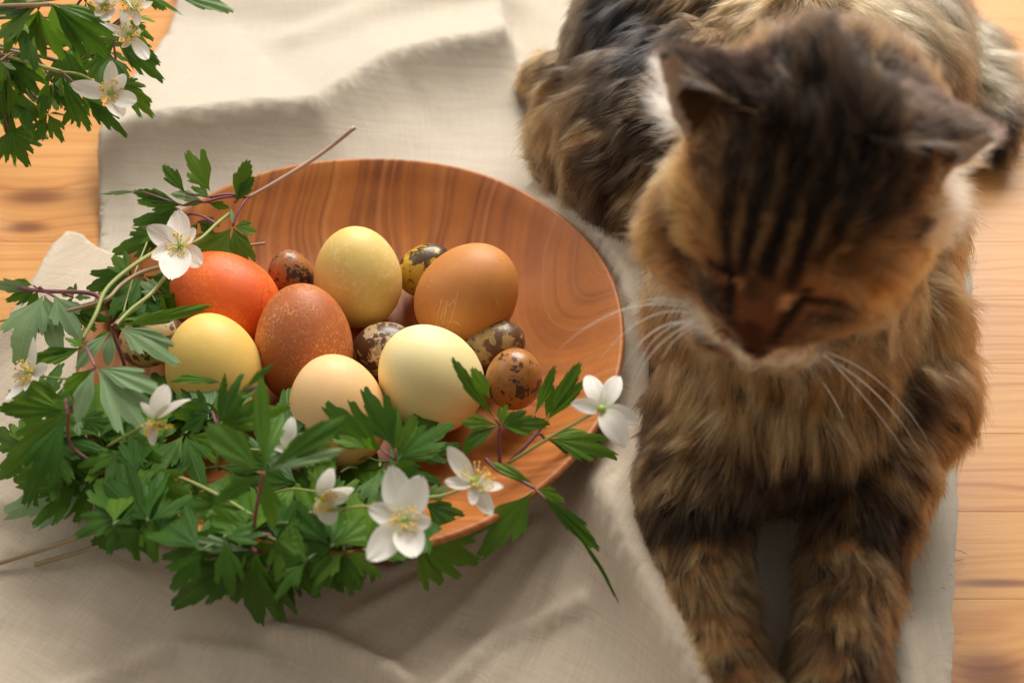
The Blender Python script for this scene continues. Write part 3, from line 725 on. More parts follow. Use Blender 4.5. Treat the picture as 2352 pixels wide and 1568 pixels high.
# --- far left sprig
nD = p3(215, 838, .064)
sprig('left edge sprig with a purple stem and drooping pale leaves',
      [('p', 1.15, [p3(500, 900, .066), p3(470, 858, .068), p3(370, 842, .068), nD, p3(60, 815, .060), p3(-60, 780, .058)]), ('g', .6, [p3(-20, 988, .03), p3(60, 975, .032), p3(125, 975, .035)]),
       ('b', .7, [p3(330, 935, .060), p3(400, 908, .062), p3(500, 880, .064)])],
      [(p3(215, 845, .064), None, [L3(72, 1225, .050, .58, -1, k='w', arch=.25), L3(300, 1180, .052, .5, -1)]),
       (p3(262, 850, .066), None, [L3(412, 1105, .056, .48, -1, k='w', arch=.25), L3(330, 1000, .06, .4, -1)]),
       (p3(190, 830, .062), nD, [L3(-70, 800, .060, .22, -1), L3(15, 890, .052, .35, 1, k='w'), L3(130, 965, .048, .5, 1, k='w'), L3(58, 788, .058, .4, 1, b=p3(165, 812, .058))]),
       (p3(360, 870, .060), nD, [L3(330, 815, .056, .6, 1), L3(325, 920, .054, .5, 1), L3(450, 870, .058, .6, 1, k='w')]),
       (p3(350, 935, .062), nD, [L3(552, 985, .054, .46, 1, k='w'), L3(480, 1040, .05, .5, 1, k='w')])])
fD = p3(145, 1240, .070)
sprig('small white flower seen side on at the far left edge of the wreath',
      [('g', .55, [p3(420, 1230, .070), p3(330, 1265, .070), p3(225, 1258, .068), p3(160, 1245, .068)])], [],
      [((fD, tips(C3, [(178, 1062, .012), (250, 1205, .006), (130, 1330, 0), (38, 1385, -.004), (60, 1260, 0)])), {'wid': .40, 'facing': Vector((-.35, -.45, .55))})])
sprig('sprig in the left corner with two long bright green leaves hanging down',
      [('p', .9, [p4(660, 720, .030), p4(520, 540, .045), p4(350, 420, .055), p4(330, 245, .068)])],
      [(p4(330, 245, .068), None, [L4(-20, 560, .050, .40, 1, k='w'), L4(100, 745, .046, .30, 1, k='w', arch=.3), L4(-30, 235, .064, .30, 1), L4(20, 150, .06, .3, 1)]),
       (p4(385, 280, .060), p4(330, 245, .068), [L4(672, 405, .046, .36, 1, k='w'), L4(380, 370, .06, .4, -1), L4(560, 300, .05, .45, 1)]),
       (p4(320, 190, .062), p4(330, 245, .068), [L4(45, 250, .062, .34, 1), L4(90, 120, .060, .4, 1)])])
sprig('low sprig with broad dull dark leaves resting on the napkin at the left',
      [('b', 1.25, [p4(-60, 1000, .008), p4(150, 935, .012), p4(350, 870, .018), p4(540, 800, .024), p4(665, 738, .030)]), ('b', 1.15, [p4(170, 992, .008), p4(300, 955, .010), p4(470, 905, .014), p4(720, 838, .022)]),
       ('p', .9, [p4(665, 738, .030), p4(600, 640, .036), p4(510, 545, .040)])],
      [(p4(495, 552, .040), p4(510, 545, .040), [L4(-10, 760, .018, .46, -1, k='w'), L4(200, 800, .018, .50, 1, k='w'), L4(480, 772, .022, .6, 1, k='w'), L4(30, 600, .026, .5, 1, k='w')]),
       (p4(540, 500, .042), p4(520, 540, .040), [L4(850, 430, .034, .50, 1, k='w'), L4(700, 520, .034, .6, 1, k='w')]),
       (p4(720, 838, .026), None, [L4(420, 890, .014, .3, 1), L4(560, 850, .018, .4, 1)])])
fM = p4(752, 290, .088)
sprig('nodding white flower with a tuft of yellow stamens over the wreath at the left',
      [('g', .7, [p4(520, 420, .05), p4(640, 350, .068), p4(740, 292, .082)])], [],
      [((fM, tips(C4, [(800, 105, .014), (912, 160, .010), (690, 200, .006), (700, 310, .0), (728, 415, -.006)])), {'wid': .40, 'cup': .2, 'facing': Vector((.25, -.75, -.15))})])
# --- upright sprig in front
nE = p4(1280, 545, .098)
sprig('upright sprig nearest the viewer with bright leaves spread like a star',
      [('p', .9, [p4(1235, 925, .040), p4(1240, 760, .066), nE])],
      [(nE, None, [L4(1268, 60, .116, .20, 1, arch=.05), L4(985, 300, .104, .42, 1), L4(1700, 265, .108, .26, 1), L4(1690, 425, .100, .18, -1), L4(1035, 695, .090, .32, 1), L4(1335, 825, .080, .34, 1), L4(1375, 240, .098, .24, 1)]),
       (p4(1275, 120, .112), None, [L4(1335, 12, .118, .16, 1, b=p4(1180, 150, .108)), L4(1150, 175, .104, .2, 1)])])
sprig('feathery leaf sprig standing in front of the yellow egg',
      [('g', .7, [p4(1050, 520, .050), p4(1060, 400, .066), p4(1075, 300, .076)])],
      [(p4(1060, 330, .074), None, [L4(1185, 45, .090, .36, 1, k='w'), L4(1095, 50, .092, .14, 1), L4(1260, 200, .080, .4, 1, k='w'), L4(1440, 215, .076, .3, 1, k='w')]),
       (p4(1080, 110, .076), p4(1060, 330, .074), [L4(815, 95, .072, .18, 1, roll=25), L4(960, 95, .074, .2, 1, roll=20)]),
       (p4(1030, 250, .070), p4(1060, 330, .074), [L4(830, 270, .058, .5, 1, k='w'), L4(900, 190, .064, .5, 1, k='w'), L4(870, 350, .060, .5, 1, k='w')])])
nF = p4(1240, 925, .058)
sprig('front sprig with long lobed leaves drooping onto the napkin',
      [('p', 1.0, [p4(1040, 760, .036), p4(1140, 850, .046), nF]), ('g', .9, [p4(760, 540, .045), p4(900, 580, .052), p4(1060, 655, .056), p4(1225, 752, .058)]), ('b', .7, [p4(850, 697, .040), p4(950, 680, .046), p4(1045, 665, .05)])],
      [(nF, None, [L4(870, 868, .056, .20, -1, roll=-25), L4(795, 1222, .020, .30, 1, k='w', arch=.25), L4(930, 1110, .03, .2, 1), L4(1255, 1315, .014, .44, 1, k='w', arch=.25), L4(1385, 1300, .014, .32, 1, k='w', arch=.2), L4(985, 1075, .024, .45, 1, k='w')]),
       (p4(1370, 870, .052), p4(1240, 850, .058), [L4(1555, 1180, .016, .40, 1, k='w'), L4(1420, 1225, .016, .34, 1, k='w'), L4(1700, 1130, .018, .4, 1, k='w'), L4(1640, 900, .034, .5, 1, k='w')]),
       (p4(810, 590, .044), None, [L4(712, 945, .022, .24, 1, arch=.1), L4(700, 760, .03, .5, 1, k='w')])])
# --- leaves over the peach egg
nG = p6(565, 490, .062)
sprig('large lobed dark green leaf lying across the peach egg',
      [('g', .8, [p6(470, 640, .040), p6(520, 570, .052), nG])],
      [(nG, None, [L6(192, 195, .078, .46, 1, k='w', b=p6(500, 440, .066)), L6(392, 108, .080, .42, 1, k='w', b=p6(560, 430, .066)), L6(560, 225, .074, .34, 1), L6(862, 292, .070, .44, 1, k='w'), L6(665, 255, .072, .36, 1), L6(790, 430, .060, .36, 1)]),
       (p6(430, 440, .068), None, [L6(435, 370, .076, .8, 1), L6(250, 330, .070, .4, 1, k='w')])])
nH = p6(1068, 316, .060)
sprig('sprig with a narrow leaf leaning up against the cream egg',
      [('p', .9, [p6(1068, 500, .046), p6(1066, 420, .052), nH])],
      [(nH, None, [L6(822, -25, .086, .17, 1, b=p6(1045, 285, .064), arch=.12), L6(868, 455, .048, .42, 1, arch=.45), L6(870, 300, .058, .34, 1, arch=.4), L6(1325, 305, .058, .30, 1, arch=.3), L6(1105, 205, .066, .5, 1), L6(1205, 242, .066, .35, 1), L6(1230, 350, .05, .4, 1)]),
       (p6(970, 100, .076), None, [L6(925, 30, .086, .42, 1, b=p6(1020, 190, .070))])])
nK = p6(1290, 300, .056)
sprig('sprig of narrow upright leaves on the right rim of the bowl',
      [('p', .9, [p6(1120, 490, .046), p6(1190, 420, .052), p6(1240, 365, .054), nK])],
      [(nK, None, [L6(1342, 15, .080, .20, 1, b=p6(1235, 270, .058)), L6(1470, -5, .084, .22, 1), L6(1492, 88, .076, .20, 1), L6(1330, 110, .07, .22, 1)]),
       (p6(1285, 380, .052), p6(1240, 365, .054), [L6(1672, 475, .046, .30, 1, k='w', arch=.3), L6(1545, 468, .046, .32, 1), L6(1500, 340, .05, .24, 1)])])
fG = p6(1562, 238, .085)
sprig('white flower seen from behind at the right end of the wreath, beside the cat',
      [('g', .8, [p6(1110, 500, .046), p6(1230, 425, .060), p6(1400, 325, .075), p6(1555, 240, .083)])], [],
      [((fG, tips(C6, [(1490, 52, .004), (1655, 60, .004), (1742, 292, 0), (1682, 405, -.002), (1425, 208, .004)])), {'wid': .44, 'backview': True, 'cup': .25})])
nI = p6(1238, 622, .056)
sprig('sprig reaching over the front rim with long leaves hanging towards the cat',
      [('p', .9, [p6(1000, 480, .046), p6(1060, 535, .052), p6(1160, 580, .056), nI])],
      [(nI, None, [L6(1018, 492, .062, .22, 1, b=p6(1235, 600, .057), arch=.45), L6(950, 985, .034, .40, 1, k='w', arch=.15), L6(1570, 938, .030, .17, 1, arch=.2), L6(1665, 1195, .030, .05, 1, b=p6(1400, 780, .045), arch=.2), L6(1395, 690, .044, .38, 1, k='w')])])
fI = p6(948, 590, .072)
sprig('tilted white flower with long yellow stamens on the front rim',
      [('g', .8, [p6(540, 690, .05), p6(690, 668, .058), p6(800, 655, .062), p6(925, 605, .068)])],
      [(p6(700, 690, .046), None, [L6(895, 838, .038, .5, 1, k='w'), L6(860, 760, .04, .5, 1, k='w'), L6(830, 600, .046, .5, 1, k='w')])],
      [((fI, tips(C6, [(800, 425, .014), (788, 602, .006), (932, 712, -.002), (1020, 762, -.006), (1092, 632, .002), (1010, 560, .008)])), {'wid': .40, 'cup': .18, 'facing': Vector((.25, -.15, .9)), 'sc': 1.15})])
fJ = p6(607, 778, .078)
sprig('largest open white flower at the front of the wreath',
      [('g', .8, [p6(-60, 745, .050), p6(120, 742, .060), p6(300, 722, .068), p6(440, 712, .072), p6(580, 770, .074)])],
      [(p6(640, 880, .052), None, [L6(995, 990, .024, .36, 1, k='w'), L6(800, 1105, .022, .36, 1, k='w'), L6(560, 1000, .03, .4, 1, k='w')]),
       (p6(420, 820, .056), None, [L6(370, 1140, .024, .34, 1, k='w'), L6(420, 980, .04, .45, -1), L6(250, 1130, .02, .4, 1, k='w')])],
      [((fJ, tips(C6, [(540, 515, .010), (690, 556, .010), (738, 790, .002), (655, 968, -.002), (425, 978, -.002), (425, 715, .004)])), {'wid': .56, 'cup': .08})])
fK = p6(205, 670, .070)
sprig('half closed white flower hanging beside the largest one',
      [('g', .6, [p6(-40, 650, .05), p6(60, 625, .058), p6(190, 640, .068)])], [],
      [((fK, tips(C6, [(228, 510, .010), (355, 600, .006), (335, 650, 0), (245, 800, -.008), (160, 740, -.004)])), {'wid': .62, 'cup': .25, 'facing': Vector((.5, -.6, .2)), 'sc': .8})])
fL = p4(1400, 435, .078)
sprig('white flower peeping up between leaves in front of the peach egg',
      [('g', .7, [p4(1180, 430, .05), p4(1300, 440, .062), p4(1390, 440, .076)])], [],
      [((fL, tips(C4, [(1412, 278, .010), (1515, 350, .008), (1500, 410, .004), (1330, 425, .002), (1375, 330, .004)])), {'wid': .42, 'cup': .2, 'backview': True})])
# --- dark leaves filling the inside of the wreath
def filler(label, cu, cv, su, sv, n, z0, z1, seed):
    random.seed(seed); leaves = []
    for _ in range(n):
        u = random.uniform(cu-su, cu+su); v = random.uniform(cv-sv, cv+sv); z = random.uniform(z0, z1); a0 = random.uniform(0, 6.28)
        p = at(u, v, z)
        r = math.hypot(p.x-BC.x, p.y-BC.y)
        if r < .130: z = max(z, floor_z(p.x, p.y)+.006)
        lts = []
        for k in range(3):
            a = a0+(k-1)*random.uniform(.7, 1.0); L = random.uniform(100, 155)
            tu, tv = u+L*math.cos(a), v+L*math.sin(a); tz = max(.012, z-random.uniform(-.004, .012))
            q = at(tu, tv, tz)
            if math.hypot(q.x-BC.x, q.y-BC.y) > .129 and z0 > .05: tz = max(.035, z-random.uniform(.004, .016))
            if math.hypot(q.x-BC.x, q.y-BC.y) < .129: tz = max(tz, floor_z(q.x, q.y)+.004)
            lts.append((tu, tv, tz, random.uniform(.34, .52), 1 if random.random() < .97 else -1, {'k': 'w'}))
        leaves.append(((u, v, z), (u+(cu-u)*.4, v+(cv-v)*.4, z-.006), lts))
    sprig(label, [('d', .7, [(cu-su*.8, cv+18, z0-.004), (cu-su*.3, cv-9, z0), (cu, cv, z0-.002), (cu+su*.6, cv-14, z0-.004)])], leaves, pet='d')
filler('dark leafy sprig buried deep in the left side of the wreath', 220, 960, 180, 80, 8, .036, .052, 5)
filler('dark leafy sprig buried under the middle of the wreath', 470, 1075, 200, 85, 11, .034, .052, 6)
filler('shaded leafy sprig beneath the half closed flower', 680, 1170, 130, 70, 6, .030, .048, 8)
filler('shaded leafy sprig beneath the largest flower', 860, 1160, 130, 60, 5, .030, .046, 9)
filler('shaded leafy sprig tucked between the peach and cream eggs', 880, 1060, 150, 40, 4, .034, .046, 12)
filler('leafy sprig draped over the front rim at its left', 330, 1190, 90, 40, 6, .056, .062, 14)
filler('leafy sprig draped over the front rim below the yellow egg', 560, 1235, 110, 35, 7, .056, .062, 15)
filler('leafy sprig draped over the front rim behind the largest flower', 800, 1255, 110, 30, 7, .054, .060, 16)
filler('leafy sprig lying inside the bowl below the yellow egg', 470, 985, 70, 35, 5, .046, .054, 18)
filler('leafy sprig spreading onto the napkin at the lower left of the wreath', 150, 1080, 90, 50, 5, .030, .045, 19)
filler('dark leafy sprig behind the crossing stems at the upper left', 320, 640, 60, 60, 4, .040, .050, 10)
# --- bouquet in a glass jar at the top left
random.seed(31)
BG = 'wood anemone sprigs of the bouquet in the jar'
jc = at(-165, 430, .0)
gm, t = new_mat('clear_glass'); t.done(t.bsdf(Base_Color=(.95, .98, .96, 1), Roughness=.02, Transmission_Weight=1.0, IOR=1.45))
jar = empty('glass_jar', (jc.x, jc.y, .0005), 'clear glass jar holding the bouquet at the upper left edge', 'jar')
V, F = lathe(refine([(0, .0006), (.030, .0008), (.0335, .004), (.034, .02), (.034, .085), (.0345, .093), (.0335, .095), (.0322, .093), (.0318, .085), (.0318, .02), (.030, .006), (0, .0045)], 3), 48, jc.x, jc.y)
mesh_obj('jar_glass', V, F, gm, jar)
top = Vector((jc.x, jc.y, .093))
def bsprig(label, node, leaves, flowers=(), col='b'):
    base = Vector((jc.x+random.uniform(-.015, .015), jc.y+random.uniform(-.015, .015), .01)); root = empty('anemone_sprig', base, label, 'flower sprig', BG)
    nd = at(*node); mouth = top+Vector((random.uniform(-.012, .02), random.uniform(-.015, .01), 0))
    P = smooth_path([base, mouth, (mouth+nd)/2+Vector((0, 0, .010)), nd], 6)
    V, F = tube_geo(P, .001, 7); mesh_obj('stem', V, F, ST[col], root)
    for cen, lts in leaves:
        cp = at(*cen); lo = None
        if (cp-nd).length > .003:
            V, F = tube_geo(smooth_path([nd, (nd+cp)/2+Vector((0, 0, .002)), cp], 4), .0006, 5); mesh_obj('petiole', V, F, ST['p'], root)
        for u, v, z, wid, side, kw in lts:
            V, F, UV = leaflet(root, cp, at(u, v, z), wid, side, kw.get('k'), kw.get('roll', 0), kw.get('arch'))
            if lo is None: lo = mesh_obj('leaf', V, F, LEAF, root, True, UV)
            else: mesh_obj('leaflet', V, F, LEAF, lo, True, UV)
    for f in flowers:
        fc = at(*f[0][0]); V, F = tube_geo(smooth_path([nd, (nd+fc)/2+Vector((0, 0, .004)), fc], 5), .0006, 6); mesh_obj('flower_stalk', V, F, ST['g'], root)
        flower(root, *f[0], **(f[1] if len(f) > 1 else {}))
bsprig('bouquet sprig with the biggest hanging leaves above the jar', p7(330, 30, .175),
       [(p7(330, 20, .175), [L7(470, 285, .150, .40, 1, k='w'), L7(745, 405, .145, .36, 1, k='w'), L7(620, 335, .150, .34, 1, k='w'), L7(705, 150, .165, .26, 1)]),
        (p7(250, 60, .165), [L7(290, 415, .140, .42, 1, k='w'), L7(215, 330, .14, .4, 1, k='w'), L7(430, 420, .135, .36, 1, k='w')])])
bsprig('bouquet sprig with a broad leaf turned to the left edge', p7(245, 40, .17),
       [(p7(248, 40, .17), [L7(-40, 270, .15, .46, 1), L7(-60, 60, .16, .3, 1), L7(90, 190, .15, .3, 1)])])
bsprig('bouquet sprig whose longest leaf dangles over the table', p7(60, 480, .12),
       [(p7(40, 500, .12), [L7(255, 960, .085, .26, 1, k='w', arch=.2), L7(100, 1115, .07, .13, 1, arch=.1), L7(40, 930, .085, .16, 1), L7(200, 800, .09, .3, 1, k='w')]),
        (p7(60, 400, .125), [L7(280, 640, .105, .4, 1, k='w'), L7(150, 700, .10, .4, 1, k='w'), L7(-30, 700, .10, .3, 1)])])
bsprig('bouquet sprig with yellow green leaves under the lowest bouquet flower', p7(400, 470, .125),
       [(p7(400, 500, .122), [L7(608, 855, .100, .26, 1, k='w', arch=.2), L7(430, 705, .10, .34, 1, k='w'), L7(350, 735, .095, .3, -1)]),
        (p7(560, 640, .115), [L7(855, 915, .092, .26, 1, k='w'), L7(740, 850, .096, .3, 1, k='w')]),
        (p7(330, 500, .12), [L7(255, 815, .095, .3, 1), L7(440, 620, .11, .4, 1, k='w')])],
       [((p7(722, 615, .132), tips(C7, [(728, 402, .010), (828, 480, .008), (915, 690, .002), (800, 785, -.004), (462, 560, .004)])), {'wid': .44, 'cup': .15, 'facing': Vector((.25, -.5, .55))})], 'g')
bsprig('bouquet sprig with lobed leaves at the right side of the bouquet', p7(740, 250, .135),
       [(p7(760, 270, .135), [L7(1095, 555, .110, .34, 1, k='w'), L7(1065, 425, .115, .34, 1), L7(925, 470, .12, .2, -1), L7(600, 470, .12, .3, 1)]),
        (p7(780, 540, .118), [L7(1025, 785, .098, .34, 1, k='w'), L7(968, 565, .105, .26, 1, k='w'), L7(1000, 700, .1, .3, 1)]),
        (p7(800, 130, .145), [L7(1025, 275, .13, .34, 1, k='w'), L7(960, 200, .135, .3, 1)])],
       [((p7(855, 235, .150), tips(C7, [(992, 418, -.006), (785, 60, .010), (938, 205, .004), (645, 160, .006), (800, 330, -.003)])), {'wid': .34, 'cup': .2})], 'g')
bsprig('bouquet sprig with two white flowers cut by the top edge', p7(560, -40, .165),
       [(p7(560, 10, .16), [L7(700, 160, .15, .3, 1), L7(740, 260, .145, .3, 1, k='w'), L7(560, 330, .14, .3, 1, k='w')]), (p7(440, 200, .15), [L7(552, 468, .13, .13, 1, arch=.1), L7(500, 330, .14, .3, 1)])],
       [((p7(685, 45, .170), tips(C7, [(600, -60, .01), (810, 0, .006), (730, 150, 0), (640, 120, .0), (740, -60, .01)])), {'wid': .5}),
        ((p7(880, 50, .160), tips(C7, [(800, -20, .01), (905, 180, -.006), (940, -60, .006), (830, 120, 0), (1000, 20, 0)])), {'wid': .45})], 'g')
bsprig('bouquet sprig pointing right along the top edge', p7(840, -120, .15),
       [(p7(870, -60, .15), [L7(1215, 108, .125, .34, 1, k='w'), L7(1100, 60, .13, .3, 1)]), (p7(1080, -50, .14), [L7(1555, 78, .115, .20, -1), L7(1400, 20, .12, .3, -1, k='w')])])
bsprig('bouquet sprig of dark leaves at the jar mouth', p7(150, 350, .12),
       [(p7(130, 330, .118), [L7(330, 560, .095, .5, 1, k='w'), L7(30, 620, .09, .5, 1, k='w'), L7(180, 640, .09, .5, 1, k='w')]), (p7(420, 330, .12), [L7(640, 480, .11, .5, 1, k='w'), L7(560, 560, .10, .5, 1, k='w'), L7(420, 560, .10, .5, 1, k='w')]),
        (p7(0, 400, .135), [L7(110, 460, .13, .3, -1), L7(20, 540, .12, .3, -1)]), (p7(100, 100, .14), [L7(330, 260, .13, .5, 1, k='w'), L7(30, 380, .12, .5, 1, k='w'), L7(200, 400, .12, .5, 1, k='w')]),
        (p7(560, 250, .13), [L7(760, 420, .12, .5, 1, k='w'), L7(640, 430, .12, .4, 1, k='w'), L7(800, 300, .125, .4, 1, k='w')])])
random.seed(44)
for lab, cs in (('bouquet sprig filling the middle of the bouquet with small leaves', [(60, 60, .135), (150, 120, .125), (210, 60, .140), (120, 190, .115)]),
                ('bouquet sprig low at the left edge with overlapping dark leaves', [(10, 130, .125), (50, 210, .110), (110, 260, .100), (20, 300, .095)]),
                ('bouquet sprig behind the lower flower with dark green leaves', [(200, 170, .115), (250, 120, .130), (180, 230, .105), (280, 40, .135)])):
    lv = []
    for (u, v, z) in cs:
        a0 = random.uniform(.9, 2.0)
        lv.append(((u, v, z), [(u+L*math.cos(a), v+L*math.sin(a), z-.012, random.uniform(.36, .5), 1, {'k': 'w'}) for a, L in ((a0-.9, random.uniform(60, 100)), (a0, random.uniform(80, 120)), (a0+.9, random.uniform(60, 100)))]))
    bsprig(lab, (cs[0][0]-30, cs[0][1]-20, cs[0][2]), lv, (), 'd')
# ------------------------------------------------------------------ cat
random.seed(5)
cat = empty('cat', at(1750, 700, .001), 'long haired brown tabby cat lying with closed eyes and forelegs stretched out beside the bowl', 'cat')
def at_depth(u, v, t): return CAM + ray(u, v)*t
HS = 1.10
HC = at_depth(1855, 440, .42)
A = math.radians(15); T_ = math.radians(20)
hx = RIGHT*math.cos(A) + DOWN*math.sin(A); hd = DOWN*math.cos(A) - RIGHT*math.sin(A)
hy = hd*math.cos(T_) + FWD*math.sin(T_); hz = hx.cross(hy)
if hz.dot(FWD) > 0: hz = -hz
def H(x, y, z): return HC + (hx*x + hy*y + hz*z)*HS
V = []; F = []
def add_ball(c, r, ax=None, n=3):
    """r scalar or 3 radii along axes ax"""
    b = bmesh.new(); bmesh.ops.create_icosphere(b, subdivisions=n, radius=1); base = len(V)
    rr = (r, r, r) if not hasattr(r, '__len__') else r; ax = ax or (Vector((1, 0, 0)), Vector((0, 1, 0)), Vector((0, 0, 1)))
    for v in b.verts: V.append(Vector(c) + ax[0]*v.co.x*rr[0] + ax[1]*v.co.y*rr[1] + ax[2]*v.co.z*rr[2])
    for f in b.faces: F.append(tuple(v.index+base for v in f.verts))
    b.free()
def chain(pts, step=.006):
    for (a, ra), (b, rb) in zip(pts, pts[1:]):
        n = max(1, int((b-a).length/step))
        for k in range(n+1): add_ball(a.lerp(b, k/n), ra+(rb-ra)*k/n, n=2)
HA = (hx, hy, hz)
def hb(x, y, z, r):
    r = (r, r, r) if not hasattr(r, '__len__') else r
    add_ball(H(x, y, z), tuple(q*HS for q in r), HA)
hb(0, 0, 0, (.041, .044, .034)); hb(0, -.018, -.006, (.038, .034, .032)); hb(0, .022, .000, (.032, .030, .026))
for s in (-1, 1):
    hb(s*.024, .020, -.014, (.020, .026, .020)); hb(s*.0095, .051, -.012, (.0125, .013, .0115)); hb(s*.017, .022, .012, (.012, .016, .012))
chain([(H(0, .018, .014), .015*HS), (H(0, .040, .006), .0105*HS), (H(0, .056, -.003), .0075*HS)])
hb(0, .060, -.006, (.0065, .005, .005)); hb(0, .046, -.024, (.012, .012, .009))
# ears: cupped shells
EARS = []; FARS = []; EARR = .0205*HS
def ear(s):
    base = at_depth(1700, 275, .402) if s < 0 else at_depth(2015, 350, .402); tip = at_depth(1518, 114, .388) if s < 0 else at_depth(2298, 312, .394)
    ad = (tip-base).normalized(); K = (RIGHT*.62-DOWN*.78-FWD*.06).normalized() if s < 0 else (-DOWN*.98-FWD*.08).normalized()       # K = back of the ear
    K = (K-ad*K.dot(ad)).normalized(); S = ad.cross(K)
    p0, p1 = (-122, 84) if S.dot(FWD) < 0 else (-84, 122)
    EARS.append((base, tip, ad, K, S, s)); FARS.append(-1 if p0 < -100 else 1)
    nb, nf = 14, 16; th = .0026; base_i = len(V)
    for side in (0, 1):
        for i in range(nb+1):
            b = i/nb; r = EARR*(1.3 if s > 0 else 1.0)*(1-b)**.85*(1+.22*math.sin(b*3.1)) + .0006
            for j in range(nf+1):
                ph = math.radians(p0+(p1-p0)*j/nf); d = K*math.cos(ph)+S*math.sin(ph)
                V.append(base - ad*.008 + ad*((tip-base).length+.008)*b + d*(r+(th*(1-.5*b) if side == 0 else -th*(1-.5*b))) - K*r*.35*b)
    m = (nb+1)*(nf+1)
    def q(i, j, sd): return base_i + sd*m + i*(nf+1)+j
    for i in range(nb):
        for j in range(nf):
            F.append((q(i, j, 0), q(i+1, j, 0), q(i+1, j+1, 0), q(i, j+1, 0))); F.append((q(i, j, 1), q(i, j+1, 1), q(i+1, j+1, 1), q(i+1, j, 1)))
        F.append((q(i, 0, 0), q(i, 0, 1), q(i+1, 0, 1), q(i+1, 0, 0))); F.append((q(i, nf, 0), q(i+1, nf, 0), q(i+1, nf, 1), q(i, nf, 1)))
    for j in range(nf):
        F.append((q(0, j, 0), q(0, j+1, 0), q(0, j+1, 1), q(0, j, 1))); F.append((q(nb, j, 0), q(nb, j, 1), q(nb, j+1, 1), q(nb, j+1, 0)))
ear(-1); ear(1)
# neck, chest, body
chain([(H(0, -.012, -.018), .040), (at(1850, 600, .130), .044), (at(1830, 760, .085), .050)])
X3 = (Vector((1, 0, 0)), Vector((0, 1, 0)), Vector((0, 0, 1)))
add_ball(at(1800, 900, .060), (.054, .050, .052)); add_ball(at(1830, 560, .080), (.062, .075, .075))
add_ball(at(1688, 940, .052), .036); add_ball(at(2010, 900, .055), .040); add_ball(at(1995, 740, .080), .036); add_ball(at(1655, 700, .085), .031); chain([(at(2070, 520, .095), .026), (at(1850, 560, .120), .040)]); chain([(at(2070, 520, .095), .026), (at(1980, 760, .075), .036)])
add_ball(at(1620, 330, .060), (.080, .080, .062)); add_ball(at(1640, 120, .066), (.084, .080, .068)); add_ball(at(1760, -60, .070), (.090, .080, .070))
add_ball(at(1850, 250, .070), (.075, .085, .072)); add_ball(at(1440, 310, .043), (.050, .064, .045)); add_ball(at(1980, 100, .055), (.055, .07, .055))
add_ball(at(1255, 185, .016), (.012, .020, .012)); chain([(at(1250, 180, .018), .012), (at(1400, 150, .03), .022)])
chain([(at(1660, 1020, .050), .032), (at(1600, 1120, .042), .027), (at(1600, 1260, .032), .0205), (at(1632, 1420, .027), .0180), (at(1672, 1580, .024), .0185), (at(1690, 1680, .020), .021)])
chain([(at(1990, 1000, .050), .032), (at(1990, 1120, .042), .027), (at(1962, 1260, .032), .0205), (at(1942, 1420, .027), .0185), (at(1920, 1580, .024), .0185), (at(1915, 1680, .020), .021)])
chain([(at(1980, -100, .040), .030), (at(2110, 40, .034), .024), (at(2215, 150, .028), .020), (at(2268, 245, .022), .015), (at(2282, 300, .020), .010)])
for v in V: v.z = max(v.z, .0045)
me = bpy.data.meshes.new('body'); me.from_pydata([tuple(v) for v in V], [], F)
tmp = bpy.data.objects.new('tmp', me); C.objects.link(tmp)
rm = tmp.modifiers.new('r', 'REMESH'); rm.mode = 'VOXEL'; rm.voxel_size = .0022
sm = tmp.modifiers.new('s', 'SMOOTH'); sm.factor = .5; sm.iterations = 7
dg = bpy.context.evaluated_depsgraph_get(); bm2 = bpy.data.meshes.new_from_object(tmp.evaluated_get(dg))
bpy.data.objects.remove(tmp)
nv = len(bm2.vertices); co = np.empty(nv*3, np.float32); bm2.vertices.foreach_get('co', co); co = co.reshape(-1, 3).astype(float)
nrm = np.empty(nv*3, np.float32); bm2.vertices.foreach_get('normal', nrm); nrm = nrm.reshape(-1, 3).astype(float)
bvh = BVHTree.FromPolygons([tuple(c) for c in co], [tuple(p.vertices) for p in bm2.polygons])
def hit(u, v, miss=True):
    h = bvh.ray_cast(CAM, ray(u, v).normalized())
    if h[0] is not None: return h[0]
    if not miss: return None
    # nearest body point to the sight line (for points in the fur just outside the body)
    best = None
    for t in np.linspace(.33, .85, 50):
        q = CAM + ray(u, v)*t; n = bvh.find_nearest(q)
        if best is None or n[3] < best[1]: best = (n[0], n[3])
    return best[0]
